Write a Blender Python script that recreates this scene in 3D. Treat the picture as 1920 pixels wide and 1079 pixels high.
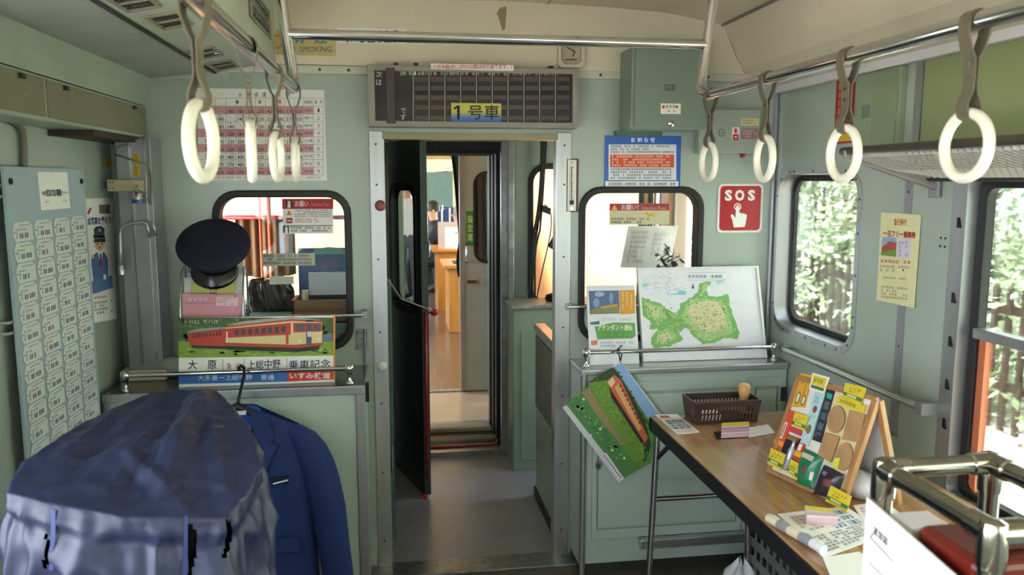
import bpy, bmesh, math, random
from mathutils import Vector as V, Matrix, noise
random.seed(7)
for _o in list(bpy.data.objects): bpy.data.objects.remove(_o)
SC = bpy.context.scene; COL = SC.collection

# ------------------------------------------------------------------ camera
F = 1500.0; CX, CY = 960.0, 539.5; VX, VY = 740.0, 340.0; EYE = 1.634
_p = math.atan((CY-VY)/F); _yaw = math.atan((CX-VX)/F*math.cos(_p))
FW = V((math.sin(_yaw)*math.cos(_p), math.cos(_yaw)*math.cos(_p), -math.sin(_p)))
RT = V((math.cos(_yaw), -math.sin(_yaw), 0)); UP = RT.cross(FW); CAM = V((0, 0, EYE))
cd = bpy.data.cameras.new('camera'); cam = bpy.data.objects.new('camera', cd); COL.objects.link(cam)
cd.sensor_width = 36; cd.lens = F/1920*36; cd.clip_start = .05; cd.clip_end = 200
cam.matrix_world = Matrix(((RT.x, UP.x, -FW.x, 0), (RT.y, UP.y, -FW.y, 0), (RT.z, UP.z, -FW.z, EYE), (0, 0, 0, 1)))
cd.dof.use_dof = True; cd.dof.focus_distance = 3.1; cd.dof.aperture_fstop = 5.0
SC.camera = cam

# ------------------------------------------------------------------ sky, exposure
w = bpy.data.worlds.new('sky'); SC.world = w; w.use_nodes = True
nt = w.node_tree; bg = nt.nodes['Background']
bg.inputs[0].default_value = (.84, .91, 1.0, 1); bg.inputs[1].default_value = 1.0
sun = bpy.data.lights.new('sun', 'SUN'); sun.energy = 6.0; sun.angle = math.radians(8); sun.color = (1, .95, .86)
so = bpy.data.objects.new('sun_offscreen', sun); COL.objects.link(so); so.rotation_euler = (math.radians(16), math.radians(-18), 0)
vs = SC.view_settings; vs.view_transform = 'Standard'; vs.look = 'None'; vs.gamma = 1; vs.use_curve_mapping = False
vs.exposure = 3.7
def portal(name, loc, rot, sx, sy):                                    # sampling guide in a window opening; gives off no light of its own
    l = bpy.data.lights.new(name, 'AREA'); l.shape = 'RECTANGLE'; l.size = sx; l.size_y = sy
    l.cycles.is_portal = True
    o = bpy.data.objects.new(name, l); COL.objects.link(o); o.location = loc; o.rotation_euler = rot
PI = math.pi

# ------------------------------------------------------------------ pixel -> point on a known plane
def ray(u, v): return FW + RT*((u-CX)/F) - UP*((v-CY)/F)
def OY(u, v, Y): d = ray(u, v); return CAM + d*(Y/d.y)
def OX(u, v, X): d = ray(u, v); return CAM + d*(X/d.x)
def OZ(u, v, Z): d = ray(u, v); return CAM + d*((Z-EYE)/d.z)

# ------------------------------------------------------------------ materials
def lin(c):
    if isinstance(c, str): c = tuple(int(c[i:i+2], 16)/255 for i in (0, 2, 4))
    return tuple((x/12.92 if x <= .04045 else ((x+.055)/1.055)**2.4) for x in c)
MATS = {}
def mat(name, col, rough=.5, metal=0., var=.06, vscale=6., bump=0., bscale=60., spec=.5, coat=0., stretch=None):
    if name in MATS: return MATS[name]
    m = bpy.data.materials.new(name); m.use_nodes = True; t = m.node_tree; b = t.nodes['Principled BSDF']
    c = lin(col); b.inputs['Roughness'].default_value = rough; b.inputs['Metallic'].default_value = metal
    b.inputs['Specular IOR Level'].default_value = spec; b.inputs['Coat Weight'].default_value = coat
    b.inputs['Base Color'].default_value = (*c, 1)
    tc = t.nodes.new('ShaderNodeTexCoord')
    src = tc.outputs['Object']
    if stretch:
        mp = t.nodes.new('ShaderNodeMapping'); mp.inputs['Scale'].default_value = stretch; t.links.new(src, mp.inputs[0]); src = mp.outputs[0]
    if var:
        n = t.nodes.new('ShaderNodeTexNoise'); n.inputs['Scale'].default_value = vscale; n.inputs['Detail'].default_value = 4
        t.links.new(src, n.inputs['Vector'])
        r = t.nodes.new('ShaderNodeMapRange'); r.inputs[1].default_value = .3; r.inputs[2].default_value = .7
        r.inputs[3].default_value = 1-var; r.inputs[4].default_value = 1+var; t.links.new(n.outputs['Fac'], r.inputs[0])
        mx = t.nodes.new('ShaderNodeVectorMath'); mx.operation = 'SCALE'; mx.inputs[0].default_value = c
        t.links.new(r.outputs[0], mx.inputs['Scale']); t.links.new(mx.outputs[0], b.inputs['Base Color'])
    if bump:
        n2 = t.nodes.new('ShaderNodeTexNoise'); n2.inputs['Scale'].default_value = bscale; n2.inputs['Detail'].default_value = 3
        t.links.new(src, n2.inputs['Vector'])
        bp = t.nodes.new('ShaderNodeBump'); bp.inputs['Strength'].default_value = bump; bp.inputs['Distance'].default_value = .01
        t.links.new(n2.outputs['Fac'], bp.inputs['Height']); t.links.new(bp.outputs[0], b.inputs['Normal'])
    MATS[name] = m; return m
def glass(name, tint=(1, 1, 1), refl=1.0):
    if name in MATS: return MATS[name]
    m = bpy.data.materials.new(name); m.use_nodes = True; t = m.node_tree; t.nodes.clear()
    o = t.nodes.new('ShaderNodeOutputMaterial'); tr = t.nodes.new('ShaderNodeBsdfTransparent'); gl = t.nodes.new('ShaderNodeBsdfGlossy')
    gl.inputs['Roughness'].default_value = .02; tr.inputs[0].default_value = (*tint, 1)
    fr = t.nodes.new('ShaderNodeFresnel'); fr.inputs[0].default_value = 1.45
    ml = t.nodes.new('ShaderNodeMath'); ml.operation = 'MULTIPLY'; ml.inputs[1].default_value = refl; t.links.new(fr.outputs[0], ml.inputs[0])
    mx = t.nodes.new('ShaderNodeMixShader'); t.links.new(ml.outputs[0], mx.inputs[0]); t.links.new(tr.outputs[0], mx.inputs[1]); t.links.new(gl.outputs[0], mx.inputs[2])
    t.links.new(mx.outputs[0], o.inputs[0]); MATS[name] = m; return m
def flat(col, rough=.6):                                            # printing inks, papers, plastics in one plain colour
    return mat('ink_'+col+('_g' if rough < .4 else ''), col, rough, var=.03, vscale=20)
GREEN = mat('green_wall_paint', 'a6b2a8', .26, var=.05, vscale=2.5, bump=.04, bscale=9, spec=.6)
GREEN_D = mat('green_cab_paint', '8a968b', .4, var=.10, vscale=4, bump=.05)
GREEN_BOX = mat('green_cabinet_paint', '78897a', .4, var=.04)
OLIVE = mat('olive_wall_panel', '8f9a6e', .45, var=.04)
CREAM = mat('cream_ceiling_paint', 'd6cdb8', .5, var=.05, vscale=3)
GREYP = mat('grey_ceiling_panel', 'a3aaa3', .6, var=.05)
DUCTG = mat('pale_green_duct', 'b0b8ab', .5, var=.04)
ALU = mat('brushed_aluminium', 'b9bbbd', .34, .85, var=.08, vscale=30, stretch=(1, 1, .1))
ALU_D = mat('dull_aluminium', '9b9da0', .45, .6, var=.08)
CHROME = mat('chrome', 'd2d3d6', .12, 1., var=.03)
STEEL = mat('scratched_steel', '8d8e8f', .35, .8, var=.2, vscale=25)
RUBBER = mat('black_rubber', '17181a', .55, var=.1)
BLACK = mat('black_paint', '141517', .5, var=.1)
DARKGAP = mat('dark_metal', '2c2f2e', .55, var=.2)
LINO = mat('grey_lino', '96959e', .33, var=.10, vscale=5, bump=.03, bscale=30)
LINO2 = mat('worn_grey_floor', '5a564f', .5, var=.25, vscale=8)
WOOD = mat('walnut_laminate', 'a87c54', .2, var=.28, vscale=5, stretch=(14, 1.2, 1), coat=.25)
WOODL = mat('pine_wood', 'a97a4e', .45, var=.2, vscale=6, stretch=(10, 10, 1))
WOODC = mat('cork_wood', 'b08a5e', .6, var=.2, vscale=9, stretch=(8, 1, 1))
PAPER = mat('white_paper', 'eceae6', .6, var=.02)
IVORY = mat('ivory_plastic', 'ece8dc', .3, var=.03, coat=.3)
STRAP = mat('olive_strap_leather', '615b4c', .5, var=.12, vscale=40)
GLASS = glass('window_glass', (.95, .98, .96), .9)
PLASTIC = glass('clear_plastic', (.95, .96, .97), 1.2)
RED = mat('red_plastic', 'a5262c', .35, var=.06)
BROWN = mat('brown_plastic', '4a302b', .4, var=.06)
SCREW = mat('screw_dark', '4b4c4c', .4, .6)

# ------------------------------------------------------------------ mesh helpers
def frame(n, ref=V((0, 0, 1))):
    n = V(n).normalized()
    if abs(n.dot(ref)) > .95: ref = V((0, 1, 0))
    a = ref.cross(n).normalized(); return a, n.cross(a).normalized(), n
class MB:
    def __init__(s): s.v = []; s.f = []; s.m = []
    def add(s, vs, fs, mi=0):
        b = len(s.v); s.v += [V(x) for x in vs]; s.f += [[b+i for i in f] for f in fs]; s.m += [mi]*len(fs); return s
    def box(s, a, b, mi=0):
        x0, y0, z0 = a; x1, y1, z1 = b
        return s.add([(x0,y0,z0),(x1,y0,z0),(x1,y1,z0),(x0,y1,z0),(x0,y0,z1),(x1,y0,z1),(x1,y1,z1),(x0,y1,z1)],
              [(3,2,1,0),(4,5,6,7),(0,1,5,4),(1,2,6,5),(2,3,7,6),(3,0,4,7)], mi)
    def obox(s, c, ax, ay, az, mi=0):                                 # oriented box: centre, three half-axes
        c, ax, ay, az = V(c), V(ax), V(ay), V(az)
        p = [c+ax*i+ay*j+az*k for k in (-1,1) for (i,j) in ((-1,-1),(1,-1),(1,1),(-1,1))]
        return s.add(p, [(3,2,1,0),(4,5,6,7),(0,1,5,4),(1,2,6,5),(2,3,7,6),(3,0,4,7)], mi)
    def slab(s, q, n, t, mi=0):                                       # polygon q (3-D), extruded by t along n
        q = [V(x) for x in q]; n = V(n).normalized()*t; k = len(q); nrm = sum(((q[i]).cross(q[(i+1)%k]) for i in range(k)), V())
        if nrm.dot(n) < 0: q = q[::-1]
        return s.add(q+[x+n for x in q], [list(range(k))[::-1], list(range(k, 2*k))]+[[i,(i+1)%k,k+(i+1)%k,k+i] for i in range(k)], mi)
    def poly(s, q, mi=0): return s.add(q, [list(range(len(q)))], mi)
    def tube(s, pts, r, n=10, closed=False, mi=0, caps=True):
        pts = [V(p) for p in pts]; k = len(pts); rs = r if isinstance(r, (list, tuple)) else [r]*k
        ref = None; vs = []
        for i, p in enumerate(pts):
            if closed: d = pts[(i+1)%k]-pts[i-1]
            else: d = pts[min(i+1,k-1)]-pts[max(i-1,0)]
            d.normalize()
            if ref is None: a, b, _ = frame(d)
            else:
                a = (ref-d*ref.dot(d)); a = a.normalized() if a.length > 1e-6 else frame(d)[0]; b = d.cross(a)
            ref = a
            vs += [p+(a*math.cos(2*PI*j/n)+b*math.sin(2*PI*j/n))*rs[i] for j in range(n)]
        fs = []
        for i in range(k if closed else k-1):
            i2 = (i+1)%k
            fs += [[i*n+j, i*n+(j+1)%n, i2*n+(j+1)%n, i2*n+j] for j in range(n)]
        if not closed and caps: fs += [list(range(n))[::-1], [(k-1)*n+j for j in range(n)]]
        return s.add(vs, fs, mi)
    def lathe(s, prof, c, axis=(0,0,1), n=20, mi=0, sx=1., sy=1.):    # prof: (radius, height)
        a, b, d = frame(axis); c = V(c); vs = []
        for r, h in prof: vs += [c+d*h+(a*math.cos(2*PI*j/n)*sx+b*math.sin(2*PI*j/n)*sy)*max(r,1e-5) for j in range(n)]
        fs = [[i*n+j, i*n+(j+1)%n, (i+1)*n+(j+1)%n, (i+1)*n+j] for i in range(len(prof)-1) for j in range(n)]
        fs += [list(range(n))[::-1], [(len(prof)-1)*n+j for j in range(n)]]
        return s.add(vs, fs, mi)
    def grid(s, fn, nu, nv, mi=0, cu=False):
        vs = [fn(i/(nu if cu else nu-1), j/(nv-1)) for j in range(nv) for i in range(nu)]
        fs = [[j*nu+i, j*nu+(i+1)%nu, (j+1)*nu+(i+1)%nu, (j+1)*nu+i] for j in range(nv-1) for i in range(nu if cu else nu-1)]
        return s.add(vs, fs, mi)
    def ring(s, o, i, n, t, mi=0):                                    # flat ring between two loops of equal count, extruded by n*t
        k = len(o); n = V(n).normalized()*t; o = [V(x) for x in o]; i = [V(x) for x in i]
        vs = o+i+[x+n for x in o]+[x+n for x in i]; fs = []
        for a in range(k):
            b = (a+1)%k
            fs += [[a,b,k+b,k+a],[2*k+a,3*k+a,3*k+b,2*k+b],[a,2*k+a,2*k+b,b],[k+a,k+b,3*k+b,3*k+a]]
        return s.add(vs, fs, mi)
    def build(s, name, mats, parent=None, smooth=False, bevel=0, seg=2, sub=0, **tags):
        if not isinstance(mats, (list, tuple)): mats = [mats]
        me = bpy.data.meshes.new(name)
        off = wl(parent) if parent else None
        if off is None:
            zs = min(p.z for p in s.v); xs = [p.x for p in s.v]; ys = [p.y for p in s.v]
            off = V(((min(xs)+max(xs))/2, (min(ys)+max(ys))/2, zs))
        me.from_pydata([p-off for p in s.v], [], s.f)
        for m in mats: me.materials.append(m)
        me.polygons.foreach_set('material_index', s.m)
        if smooth: me.polygons.foreach_set('use_smooth', [True]*len(s.f))
        bm = bmesh.new(); bm.from_mesh(me); bmesh.ops.recalc_face_normals(bm, faces=bm.faces); bm.to_mesh(me); bm.free()
        me.update()
        if smooth == 'auto': me.set_sharp_from_angle(angle=math.radians(38))
        o = bpy.data.objects.new(name, me); COL.objects.link(o)
        if parent: o.parent = parent
        else: o.location = off
        if bevel:
            b = o.modifiers.new('bevel', 'BEVEL'); b.width = bevel; b.segments = seg; b.limit_method = 'ANGLE'; b.harden_normals = False
        if sub:
            b = o.modifiers.new('sub', 'SUBSURF'); b.levels = sub; b.render_levels = sub
        for k, x in tags.items():
            o[{'cat': 'category'}.get(k, k)] = x
        return o
def wl(o):
    p = V()
    while o: p += o.location; o = o.parent
    return p
def thing(name, label, cat, loc, group=None, kind=None):
    o = bpy.data.objects.new(name, None); COL.objects.link(o); o.location = loc; o.empty_display_size = .05
    if kind: o['kind'] = kind
    else: o['label'] = label; o['category'] = cat
    if group: o['group'] = group
    return o
def rr(x0, y0, x1, y1, r, n=7):
    P = []
    for cx, cy, a in ((x1-r,y1-r,0),(x0+r,y1-r,1),(x0+r,y0+r,2),(x1-r,y0+r,3)):
        P += [(cx+r*math.cos(PI/2*(a+i/(n-1))), cy+r*math.sin(PI/2*(a+i/(n-1)))) for i in range(n)]
    return P
from mathutils.geometry import tessellate_polygon
def tess(outer, holes):                                               # flat polygon with holes -> 2-D verts, tris
    L = [[V((p[0], p[1], 0)) for p in lp] for lp in [outer]+holes]
    return [(p.x, p.y) for lp in L for p in lp], [list(t) for t in tessellate_polygon(L)]
def panel(name, outer, holes, to3, n, t, m, parent=None, **tags):     # sheet with holes: to3 maps 2-D -> 3-D front face, thickness t along n
    vs, fs = tess(outer, holes); n = V(n)*t; k = MB(); a = [to3(*p) for p in vs]
    k.add(a, fs); k.add([p+n for p in a], fs)
    for lp in [outer]+holes:
        q = [to3(*p) for p in lp]; c = len(q)
        k.add(q+[p+n for p in q], [[i,(i+1)%c,c+(i+1)%c,c+i] for i in range(c)])
    o = k.build(name, m, parent, **tags)
    return o
_gl = {}
def glyphs(txt, bold=0.):
    key = (txt, bold)
    if key in _gl: return _gl[key]
    cu = bpy.data.curves.new('t', 'FONT'); cu.body = txt; cu.resolution_u = 2; cu.offset = bold
    o = bpy.data.objects.new('t', cu); me = bpy.data.meshes.new_from_object(o)
    vs = [(v.co.x, v.co.y) for v in me.vertices]; fs = [list(p.vertices) for p in me.polygons]
    bpy.data.objects.remove(o); bpy.data.curves.remove(cu); bpy.data.meshes.remove(me)
    if vs:
        x0 = min(v[0] for v in vs); x1 = max(v[0] for v in vs); y0 = min(v[1] for v in vs); y1 = max(v[1] for v in vs)
        vs = [((v[0]-x0)/max(x1-x0,1e-6), (v[1]-y0)/max(y1-y0,1e-6)) for v in vs]
    _gl[key] = (vs, fs); return _gl[key]
STROKES = [((0, 0, .8, .14), (0, .43, .8, .57), (0, .86, .8, 1), (.33, 0, .47, 1)), ((0, 0, .14, 1), (.66, 0, .8, 1), (0, 0, .8, .14), (0, .43, .8, .57), (0, .86, .8, 1)), ((0, .05, .8, .2), (.1, .35, .7, .48), (0, .62, .8, .76), (.16, .2, .3, 1), (.5, .2, .64, 1)), ((0, 0, .8, .15), (0, .3, .8, .43), (.05, .6, .2, 1), (.33, .43, .47, 1), (.6, .6, .75, 1))]
class Sheet:
    """A flat printed thing. Quad tl,tr,br,bl in 3-D; s right 0..1, t down 0..1 are its own coordinates."""
    def __init__(s, tl, tr, br, bl, thick=.0015, base=None, out=None):
        s.q = [V(x) for x in (tl, tr, br, bl)]; n = (s.q[1]-s.q[0]).cross(s.q[3]-s.q[0]).normalized()
        if n.dot(CAM-s.q[0]) < 0: n = -n
        if out is not None and n.dot(V(out)) < 0: n = -n
        s.n = n; s.mb = MB(); s.mats = [base or PAPER]; s.th = thick; s.k = 1
        s.mb.slab([x-n*thick for x in s.q], n, thick, 0)
    def at(s, a, b, lay=0): tl, tr, br, bl = s.q; return (tl*(1-a)+tr*a)*(1-b)+(bl*(1-a)+br*a)*b+s.n*(.0004*lay)
    def mi(s, m):
        if isinstance(m, str): m = flat(m)
        if m not in s.mats: s.mats.append(m)
        return s.mats.index(m)
    def rect(s, a0, b0, a1, b1, m, lay=1): s.mb.poly([s.at(a0,b0,lay), s.at(a1,b0,lay), s.at(a1,b1,lay), s.at(a0,b1,lay)], s.mi(m)); return s
    def poly(s, pts, m, lay=1):
        vs, fs = tess([(a, b) for a, b in pts], []); s.mb.add([s.at(a, b, lay) for a, b in vs], fs, s.mi(m)); return s
    def ell(s, a, b, ra, rb, m, lay=1, n=18): return s.poly([(a+ra*math.cos(2*PI*i/n), b+rb*math.sin(2*PI*i/n)) for i in range(n)], m, lay)
    def line(s, a0, b0, a1, b1, wd, m, lay=2):                        # width in metres
        p, q = s.at(a0, b0, lay), s.at(a1, b1, lay); d = (q-p).normalized().cross(s.n)*wd/2
        s.mb.poly([p-d, q-d, q+d, p+d], s.mi(m)); return s
    def text(s, txt, a0, b0, a1, b1, m='1b1b1f', lay=3, bold=.0):
        vs, fs = glyphs(txt, bold)
        s.mb.add([s.at(a0+(a1-a0)*x, b1+(b0-b1)*y, lay) for x, y in vs], fs, s.mi(m)); return s
    def vtext(s, txt, a0, b0, a1, b1, m='1b1b1f', lay=3, bold=.0):
        h = (b1-b0)/len(txt)
        for i, c in enumerate(txt): s.text(c, a0, b0+h*(i+.08), a1, b0+h*(i+.92), m, lay, bold)
        return s
    def marks(s, a0, b0, a1, b1, rows, m='46464c', lay=2, cw=.7, seed=1, full=.85):   # lines too small to read
        R = random.Random(seed); h = (b1-b0)/rows; L = (s.q[1]-s.q[0]).length; Hh = (s.q[3]-s.q[0]).length; w_ = h*Hh/L*cw
        for r in range(rows):
            a = a0; end = a1 if R.random() < .6 else a0+(a1-a0)*R.uniform(.55, .95)
            while a+w_*.8 < end:
                if R.random() < full:
                    [s.rect(a+w_*x0, b0+h*(r+.15+.65*y0), a+w_*x1, b0+h*(r+.15+.65*y1), m, lay) for x0, y0, x1, y1 in R.choice(STROKES)]
                a += w_
        return s
    # the same marks given where the photograph shows them (pixel -> point of this sheet's own plane)
    def pp(s, u, v, lay=1): d = ray(u, v); n = s.n; o = s.q[0]+n*(.0004*lay); return CAM+d*((o-CAM).dot(n)/d.dot(n))
    def prect(s, u0, v0, u1, v1, m, lay=1): s.mb.poly([s.pp(u0,v0,lay), s.pp(u1,v0,lay), s.pp(u1,v1,lay), s.pp(u0,v1,lay)], s.mi(m)); return s
    def ppoly(s, pts, m, lay=1):
        vs, fs = tess(pts, []); s.mb.add([s.pp(u, v, lay) for u, v in vs], fs, s.mi(m)); return s
    def pell(s, u, v, ru, rv, m, lay=1, n=18): return s.ppoly([(u+ru*math.cos(2*PI*i/n), v+rv*math.sin(2*PI*i/n)) for i in range(n)], m, lay)
    def pline(s, u0, v0, u1, v1, wd, m, lay=2):                       # width in pixels
        L = math.hypot(u1-u0, v1-v0); a, b = -(v1-v0)/L*wd/2, (u1-u0)/L*wd/2
        s.mb.poly([s.pp(u0-a,v0-b,lay), s.pp(u1-a,v1-b,lay), s.pp(u1+a,v1+b,lay), s.pp(u0+a,v0+b,lay)], s.mi(m)); return s
    def ptext(s, txt, u0, v0, u1, v1, m='1b1b1f', lay=3, bold=.0, dv=0.):   # dv: drop from left to right
        vs, fs = glyphs(txt, bold); s.mb.add([s.pp(u0+(u1-u0)*x, v1+(v0-v1)*y+dv*x, lay) for x, y in vs], fs, s.mi(m)); return s
    def pmarks(s, u0, v0, u1, v1, rows, m='46464c', lay=2, cw=.8, seed=1, full=.85, dv=0.):
        R = random.Random(seed); h = (v1-v0)/rows; w_ = h*cw
        for r in range(rows):
            u = u0; end = u1 if R.random() < .6 else u0+(u1-u0)*R.uniform(.55, .95)
            while u+w_*.8 < end:
                k = v0+h*r+dv*(u-u0)/max(u1-u0, 1)
                if R.random() < full:
                    [s.prect(u+w_*x0, k+h*(.15+.65*y0), u+w_*x1, k+h*(.15+.65*y1), m, lay) for x0, y0, x1, y1 in R.choice(STROKES)]
                u += w_
        return s
    def build(s, name, parent=None, **tags): return s.mb.build(name, s.mats, parent, **tags)
def wall_sheet(u0, v0, u1, v1, Y, **k):                               # axis-aligned sheet on a plane facing the camera, from two photo corners
    a, b = OY(u0, v0, Y), OY(u1, v1, Y); n = k.pop('lift', .0)
    return Sheet((a.x,Y-n,a.z), (b.x,Y-n,a.z), (b.x,Y-n,b.z), (a.x,Y-n,b.z), **k)
def screws(mb, pts, n, r=.0045):
    for p in pts: mb.lathe([(r, 0), (r*.8, .0015), (0, .002)], p, n, 8)
# ================================================================== THE CAR: structure
YB = 3.28; XL, XR = -1.07, 1.62; YE = 4.62; BACK = -12.0
ST = dict(kind='structure')
def bz(v, u=700): return OY(u, v, YB).z
def bx(u, v=500): return OY(u, v, YB).x
# floor and door sill
MB().box((XL-.1, BACK, -.06), (XR+.1, YB-.1, 0)).build('floor', LINO2, **ST)
MB().box((XL-.1, YB-.1, -.06), (XR+.1, YE+.06, 0)).build('floor', LINO, **ST)
sill = MB().box((-.14, 3.16, 0), (.76, 3.20, .012)).box((-.14, 3.20, 0), (.76, 3.30, .006)).build('trim_1', STEEL, bevel=.002, **ST)
k = MB(); screws(k, [(x, 3.25, .006) for x in (-.05, .15, .35, .55, .7)], (0, 0, 1)); k.build('screw', SCREW, sill)
# bulkhead with the doorway and the two cab windows
DX0, DX1, DZ = -.045, .665, 1.812
WL = (bx(403), bz(656, 640), bx(661), bz(357, 530)); WR = (bx(1084), WL[1], bx(1316), bz(350, 1200))
out = [(XL-.06, 0), (DX0, 0), (DX0, DZ), (DX1, DZ), (DX1, 0), (XR+.06, 0), (XR+.06, 2.5), (XL-.06, 2.5)]
holes = [rr(w_[0]+.012, w_[1]+.012, w_[2]-.012, w_[3]-.012, .085) for w_ in (WL, WR)]
bulk = panel('wall_end', out, holes, lambda x, z: V((x, YB, z)), (0, 1, 0), .05, GREEN, **ST)
for i, w_ in enumerate((WL, WR)):
    o3 = [V((x, YB-.014, z)) for x, z in rr(*w_[:4], .095)]
    i3 = [V((x, YB-.014, z)) for x, z in rr(w_[0]+.028, w_[1]+.028, w_[2]-.028, w_[3]-.028, .07)]
    g = MB().ring(o3, i3, (0, 1, 0), .075).build('window_%d' % (i+1), RUBBER, bevel=.006, **ST)
    q = [V((x, YB+.02, z)) for x, z in rr(w_[0]+.022, w_[1]+.022, w_[2]-.022, w_[3]-.022, .075)]
    MB().slab(q, (0, 1, 0), .004).build('pane', GLASS, g)
# aluminium door jambs, header, screws
for i, (a, b) in enumerate(((-.098, DX0), (DX1, .722))):
    j = MB().box((a, YB-.012, 0), (b, YB, DZ+.02)).box((DX0-.004 if i == 0 else DX1-.006, YB-.012, 0), (DX0+.006 if i == 0 else DX1+.004, YB+.055, DZ)).build('trim_%d' % (i+2), ALU, bevel=.002, **ST)
    k = MB(); screws(k, [((a+b)/2, YB-.012, z) for z in (.12, .42, .72, 1.02, 1.32, 1.62, 1.78)], (0, -1, 0)); k.build('screw', SCREW, j)
MB().box((DX0, YB-.012, DZ-.012), (DX1, YB+.055, DZ+.012)).build('trim_4', mat('brass_header', '8d8468', .4, .5), **ST)
# gable panel in cream above the green wall, with moulding
gp = [(-.46, 2.085), (1.47, 2.07), (1.42, 2.15), (1.36, 2.28), (1.1, 2.325), (.455, 2.345), (-.46, 2.33)]
MB().slab([(x, YB-.006, z) for x, z in gp], (0, -1, 0), .004).build('wall_end_gable', CREAM, **ST)
ml = MB().box((-.67, YB-.016, 2.048), (1.56, YB, 2.08)).build('trim_5', mat('cream_moulding', 'c5c3b4', .4), bevel=.003, **ST)
k = MB(); screws(k, [(x, YB-.016, 2.064) for x in (-.6, -.28, -.17, .84, 1.3, 1.5)], (0, -1, 0), .006); k.build('screw', SCREW, ml)
MB().box((XL, YB-.012, 2.02), (-.62, YB, 2.05)).build('trim_6', DUCTG, **ST)
# corner post to the right
MB().box((1.600, YB-.02, .9), (1.612, YB, 2.05)).build('trim_7', ALU, **ST)
# brown peeled mark on the gable
k = MB(); z0 = 2.336
pm = [(946, 12), (950, 14), (949, 30), (947, 55), (942, 58), (938, 44), (934, 30), (931, 26), (936, 16)]
k.slab([OY(u, v, YB-.011) for u, v in pm], (0, -1, 0), .0006).build('peeled_paint', mat('peeled_brown', '9a8560', .7), label='brown peeled strip of paint on the cream end gable', cat='mark')

# ceiling profile
def strip(name, prof, y0, y1, m, solid=.03, parent=None, **t):
    k = MB(); n = len(prof)
    k.add([(x, y0, z) for x, z in prof]+[(x, y1, z) for x, z in prof], [[i, i+1, n+i+1, n+i] for i in range(n-1)])
    k.add([(x, y0, z+solid) for x, z in prof]+[(x, y1, z+solid) for x, z in prof], [[i, i+1, n+i+1, n+i] for i in range(n-1)])
    return k.build(name, m, parent, **t)
cp = [(-.45, 2.35), (-.2, 2.352), (.1, 2.35), (.455, 2.343), (.8, 2.335), (1.1, 2.32), (1.362, 2.278)]
strip('ceiling', cp, BACK, YB, CREAM, **ST)
strip('ceiling_cove', [(1.362, 2.278), (1.40, 2.20), (1.45, 2.10), (1.52, 2.05), (1.625, 2.02)], BACK, YB, CREAM, **ST)
MB().box((1.585, BACK, 2.0), (1.612, YB-.03, 2.03)).build('trim_8', mat('white_cove_edge', 'd8d6dd', .4), **ST)
for i, x in enumerate((.62, 1.355)): MB().box((x-.004, BACK, (2.338 if i == 0 else 2.27)), (x+.004, YB, (2.343 if i == 0 else 2.285))).build('trim_%d' % (9+i), STEEL, **ST)
strip('ceiling_panel', [(-.905, 2.02), (-.66, 2.05)], BACK, YB, GREYP, **ST)
strip('wall_left_cove', [(XL-.02, 1.925), (-.94, 1.92), (-.925, 1.97), (-.905, 2.02)], BACK, YB, mat('pale_green_cove', '97a295', .4), **ST)
# air duct with vents
DE = V((.215, 0, .044)).normalized(); DN = V((.2, 0, -.98)).normalized(); DA = V((-.66, 0, 2.046))
def duct_at(u, v):                                                     # point on the sloping underside of the duct
    d = ray(u, v); n = V((.044, 0, -.215)); return CAM+d*((DA-CAM).dot(n)/d.dot(n))
VB = [duct_at(*q) for q in ((318, 37), (386, 98), (420, 121), (250, 1), (175, -65))]; VS = [V((-.444, 2.92, 2.2)), V((-.444, 2.2, 2.2))]
y1_ = YB-.011; Ls = (V((-.445, 0, 2.09))-DA).length
def hole_(cx, cy, hx, hy): return [(cx-hx, cy-hy), (cx+hx, cy-hy), (cx+hx, cy+hy), (cx-hx, cy+hy)]
panel('ceiling_duct', [(BACK, 0), (y1_, 0), (y1_, Ls), (BACK, Ls)], [hole_(p.y, (p-DA).dot(DE), .085*.84, .042*.8) for p in VB], lambda y, t: DA+DE*t+V((0, y, 0)), -DN, .002, DUCTG, **ST)
panel('ceiling_duct_side', [(BACK, 2.09), (y1_, 2.09), (y1_, 2.36), (BACK, 2.36)], [hole_(p.y, p.z, .215*.8, .05*.84) for p in VS], lambda y, z: V((-.445, y, z)), (-1, 0, 0), .002, DUCTG, **ST)
MB().box((-.674, BACK, 2.046), (-.668, y1_, 2.37)).box((-.674, BACK, 2.046), (-.658, y1_, 2.05)).box((-.674, BACK, 2.362), (-.445, y1_, 2.37)).build('ceiling_duct_back', DUCTG, **ST)
MB().box((-.676, BACK, 2.040), (-.664, YB-.02, 2.052)).build('trim_11', DARKGAP, **ST)
def vent(c, ax, ay, n, cells):
    c, ax, ay, n = V(c), V(ax), V(ay), V(n).normalized()
    r = thing('ceiling_vent', '', '', c)
    k = MB()
    o = [c+ax*i+ay*j for i, j in ((-1,-1),(1,-1),(1,1),(-1,1))]; i_ = [c+ax*i*.8+ay*j*.84 for i, j in ((-1,-1),(1,-1),(1,1),(-1,1))]
    k.ring(o, i_, n, .006); k.obox(c+n*.003, ax*.8, ay*.05, n*.003)
    k.build('frame', mat('beige_vent_frame', '8c8471', .5), r, bevel=.0015)
    for q in range(cells):
        t = -1+2*(q+.5)/cells
        MB().obox(c+ay*.84*t+n*.002, ax*.8, ay.normalized()*.0012, n*.002).build('slat', DARKGAP, r)
    return r
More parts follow.
